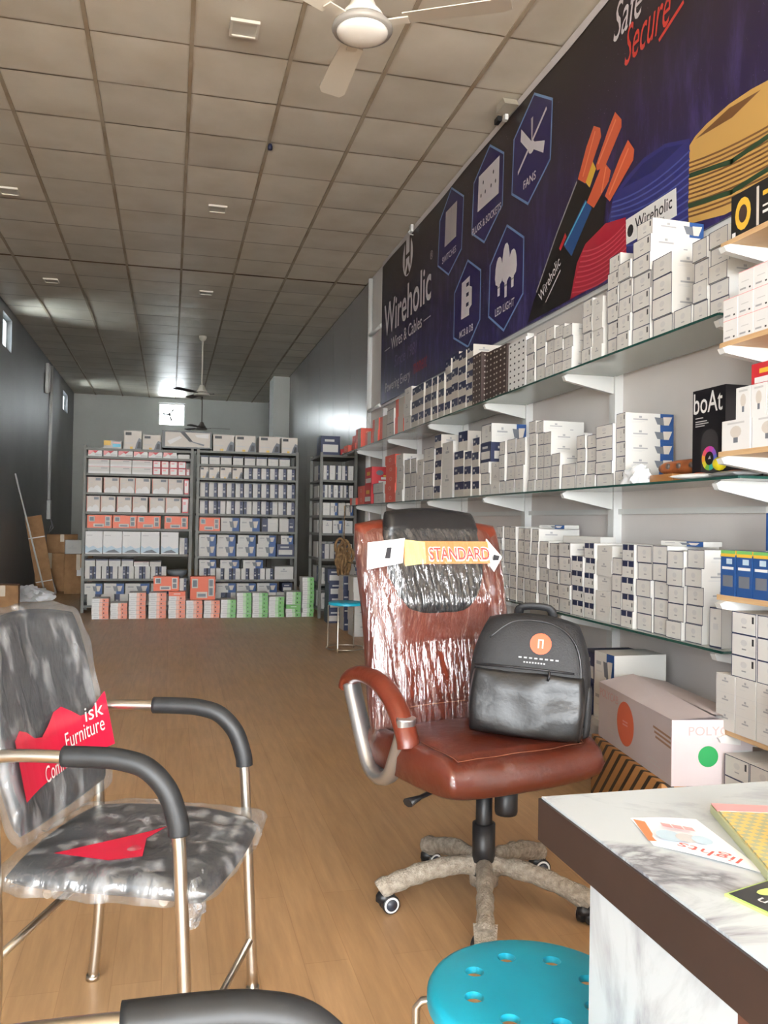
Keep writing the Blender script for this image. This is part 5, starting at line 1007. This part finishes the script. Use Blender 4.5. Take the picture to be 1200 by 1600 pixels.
for i, (x, y, r_, m) in enumerate(((-.012,.035,.017,PALEB),(.006,.02,.014,LGREY),(.022,.008,.013,PALEB))): MB().poly([(x+r_*math.cos(R(a)), y+r_*1.3*math.sin(R(a)), .0066+i*.0004) for a in range(0,360,24)]).build('printed_picture', m, fl)
for i in range(3): MB().poly([(0.0+.012*i,.07-.01*i,.0066),(.01+.012*i,.06-.01*i,.0066),(.014+.012*i,.075-.01*i,.0066),(.004+.012*i,.085-.01*i,.0066)]).build('printed_picture', PINK, fl)
text('lights', 0.085, mat('flyer_red', (200,90,80), 0.4), fl, (0.035,-0.062,0.0068), '+Z', height=0.020, spin=R(124))
bk = thing('ledger', 'green-edged ledger with woven yellow cover on the marble desk', 'book', (0.742, 0.93, DZ), 0)
WEAVE = mat('woven_cover', (190,172,110), 0.6)
def weave(m):
    b = bsdf(m); tc = N(m, 'ShaderNodeTexCoord'); ck = N(m, 'ShaderNodeTexChecker', Scale=90.0); ck.inputs[1].default_value = (*lin((206,176,104)),1); ck.inputs[2].default_value = (*lin((158,160,128)),1); L(m, tc, 'Object', ck, 0); L(m, ck, 'Color', b, 'Base Color')
weave(WEAVE)
bx0 = [(-.012,-.015),(.075,.225),(.33,.14),(.24,-.11)]
MB().prism(bx0, 2, 0.0, 0.012, 0).build('pages', mat('page_green', (176,178,140), 0.7), bk)
MB().prism([(x*0.99+0.003, y*0.98) for x, y in bx0], 2, 0.0121, 0.0145, 0).build('cover', WEAVE, bk)
MB().prism([(.062,.19),(.074,.222),(.32,.138),(.31,.11)], 2, 0.0146, 0.0152, 0).build('cover_border', PINK, bk)
sc = thing('scissors', 'orange-handled scissors lying on the woven ledger', 'scissors', (0.835, 0.965, DZ+0.0153), R(-25))
for sgn in (-1, 1):
    MB().tube([(0.03*math.cos(R(a))+0.0, sgn*0.026+0.018*math.sin(R(a)), 0.007) for a in range(0,360,20)], 0.0065, 8, closed=True).build('handle', mat('scissor_black', (38,40,40), 0.4), sc)
    MB().tube([(0.025*math.cos(R(a))+0.0, sgn*0.026+0.0135*math.sin(R(a)), 0.009) for a in range(0,360,20)], 0.005, 8, closed=True).build('handle_lining', mat('scissor_orange', (240,130,50), 0.35), sc)
    MB().prism([(0.03,sgn*0.01),(0.16,-sgn*0.004),(0.04,-sgn*0.008)], 2, 0.004+sgn*0.0012, 0.0058+sgn*0.0012).build('blade', STEEL, sc)
cd = thing('green_card', 'black and lime printed card at the right edge of desk', 'card', (0.655, 0.835, DZ), 0)
MB().prism([(-.005,.055),(.10,.085),(.14,-.06),(.035,-.10)], 2, 0.0, 0.003).build('card', mat('lime_edge', (170,200,110), 0.4), cd)
MB().prism([(0.0,.053),(.10,.083),(.138,-.058),(.04,-.092)], 2, 0.0031, 0.0036).build('printed_face', mat('charcoal_print', (46,48,50), 0.4), cd)
text('un', 0.026, WHITE, cd, (.040,.010,.004), '+Z', height=.012, spin=R(110)); MB().poly([(.055+.022*math.cos(R(a)),.045+.010*math.sin(R(a)),.0041) for a in range(0,360,24)]).build('lime_spot', mat('lime_print', (196,224,120), 0.4), cd)

# ------------------------------------------------------------------ cartons between chair and shelf
PATT = mat('patterned_kraft', (168,118,66), 0.7)
def patt(m):
    b = bsdf(m); tc = N(m, 'ShaderNodeTexCoord'); wv = N(m, 'ShaderNodeTexWave', Scale=9.0, Distortion=0.0); wv.bands_direction = 'DIAGONAL'; L(m, tc, 'Object', wv, 'Vector')
    rp = ramp(m, [(0.70,(170,120,68)),(0.74,(52,38,26))]); rp.color_ramp.interpolation = 'LINEAR'; L(m, wv, 'Fac', rp, 'Fac')
    vo = N(m, 'ShaderNodeTexVoronoi', Scale=5.0); vo.feature = 'F1'; L(m, tc, 'Object', vo, 'Vector'); r2 = ramp(m, [(0.30,(255,255,255)),(0.31,(0,0,0))]); L(m, vo, 'Distance', r2, 'Fac')
    mx = N(m, 'ShaderNodeMix'); mx.data_type = 'RGBA'; L(m, r2, 'Color', mx, 0); L(m, rp, 'Color', mx, 6); mx.inputs[7].default_value = (*lin((172,122,70)),1); L(m, mx, 2, b, 'Base Color')
patt(PATT)
pc = thing('patterned_carton', 'brown carton with black line pattern standing beneath the white carton', 'carton', (1.865, 2.93, 0), R(-8.3)); MB().rbox(-.165,.165,-.35,.35,0,.318,.004).build('body', PATT, pc)
wc = thing('white_carton', 'pinkish white carton with orange disc and green dot beside the brown chair', 'carton', (1.862, 2.90, 0.3185), R(-8.3))
PWH = noisy('pinkish_white_card', (186,174,175), (194,183,184), 3, 0.55)
w, d, h = .29, .70, .225
MB().box(-w/2,w/2,-d/2,d/2,0,h).build('body', PWH, wc)
MB().add([(-w/2,-d/2,h+.001),(-w/2,d/2,h+.001),(.0,d/2-.005,h+.034),(.0,-d/2-.02,h+.014)], [(0,3,2,1)]).add([(-w/2,-d/2,h-.001),(-w/2,d/2,h-.001),(.0,d/2-.005,h+.032),(.0,-d/2-.02,h+.012)], [(0,1,2,3)]).build('top_flap', PWH, wc)
MB().add([(w/2,-d/2,h+.001),(.0,-d/2,h+.02),(.0,d/2,h+.03),(w/2,d/2,h+.001)], [(0,3,2,1)]).add([(w/2,-d/2,h),(.0,-d/2,h+.018),(.0,d/2,h+.028),(w/2,d/2,h)], [(0,1,2,3)]).build('top_flap', PWH, wc)
MB().poly([(-w/2-.0008, .06+.085*math.cos(R(a)), .115+.085*math.sin(R(a))) for a in range(0,360,15)][::-1]).build('orange_disc', mat('disc_orange', (214,104,74), 0.5), wc)
for i, z in enumerate((.09,.078)): MB().poly([(-w/2-.0014,.085,z+.03),(-w/2-.0014,.035,z+.03),(-w/2-.0014,.035,z+.036),(-w/2-.0014,.085,z+.036)]).build('printed_mark', PINK, wc)
MB().poly([(-w/2+.13+.036*math.cos(R(a)), -d/2-.0008, .10+.036*math.sin(R(a))) for a in range(0,360,15)]).build('green_dot', mat('dot_green', (20,140,72), 0.45), wc)
PTX = mat('carton_pink_ink', (196,150,146), 0.5)
text('POLYCAB', .20, PTX, wc, (-w/2-.001, .335, .172), '-X', height=.032); text('POLYCAB', .2, PTX, wc, (-w/2+.06, -d/2-.001, .172), '-Y', height=.03)
for i in range(3): MB().poly([(-w/2-.001,-.20-.01*i,.165-.016*i),(-w/2-.001,-.345,.157-.016*i),(-w/2-.001,-.345,.165-.016*i),(-w/2-.001,-.20-.01*i,.173-.016*i)][::1]).build('brown_tape_tear', mat('tear_brown', (150,116,92), 0.7), wc)
for i in range(6): MB().poly([(w/2-.09+.013*i,-d/2-.001,.048),(w/2-.08+.013*i,-d/2-.001,.048),(w/2-.08+.013*i,-d/2-.001,.052),(w/2-.09+.013*i,-d/2-.001,.052)]).build('printed_dash', INK, wc)
MB().poly([(w/2-.07,-d/2-.001,.06),(w/2-.005,-d/2-.001,.06),(w/2-.005,-d/2-.001,.12),(w/2-.07,-d/2-.001,.12)]).build('shipping_label', LGREY, wc)
for i, (y, z) in enumerate(((.2,.055),(.2,.043),(-.2,.05),(-.22,.035))): MB().poly([(-w/2-.001,y+.04,z),(-w/2-.001,y-.04,z),(-w/2-.001,y-.04,z+.003),(-w/2-.001,y+.04,z+.003)]).build('printed_line', LGREY, wc)
# boxes on the floor platform under the lowest glass shelf
pl = thing('low_platform', 'low white platform under the lowest glass shelf', 'platform', (2.08, 4.2, 0)); MB().box(-.2,.19,-0.85,1.7,.30,.33).build('board', WPAINT, pl)
for sy in (-.8,.2,1.6): MB().box(-.18,.17,sy-.02,sy+.02,0,.30).build('support', WPAINT, pl)
for i, (y, n, wd, h, k) in enumerate([(3.47,2,.17,.15,'photo'),(3.66,2,.17,.14,'navybox'),(3.86,2,.18,.12,'photo'),(4.3,2,.22,.11,'half2'),(4.6,2,.2,.1,'shipper'),(4.9,2,.24,.11,'half'),(5.3,2,.24,.11,'shipper')]):
    for r in range(n): carton('product_box', k, wd, .26, h, (2.04+random.uniform(-.02,.02), y, .33+r*h), RZ+random.uniform(-.08,.08)*0.5, '%s, %s row up in %s pile under the lowest glass shelf' % (RK[k], ORD[r+1], ORD[i+1]), 'boxes under the lowest glass shelf')
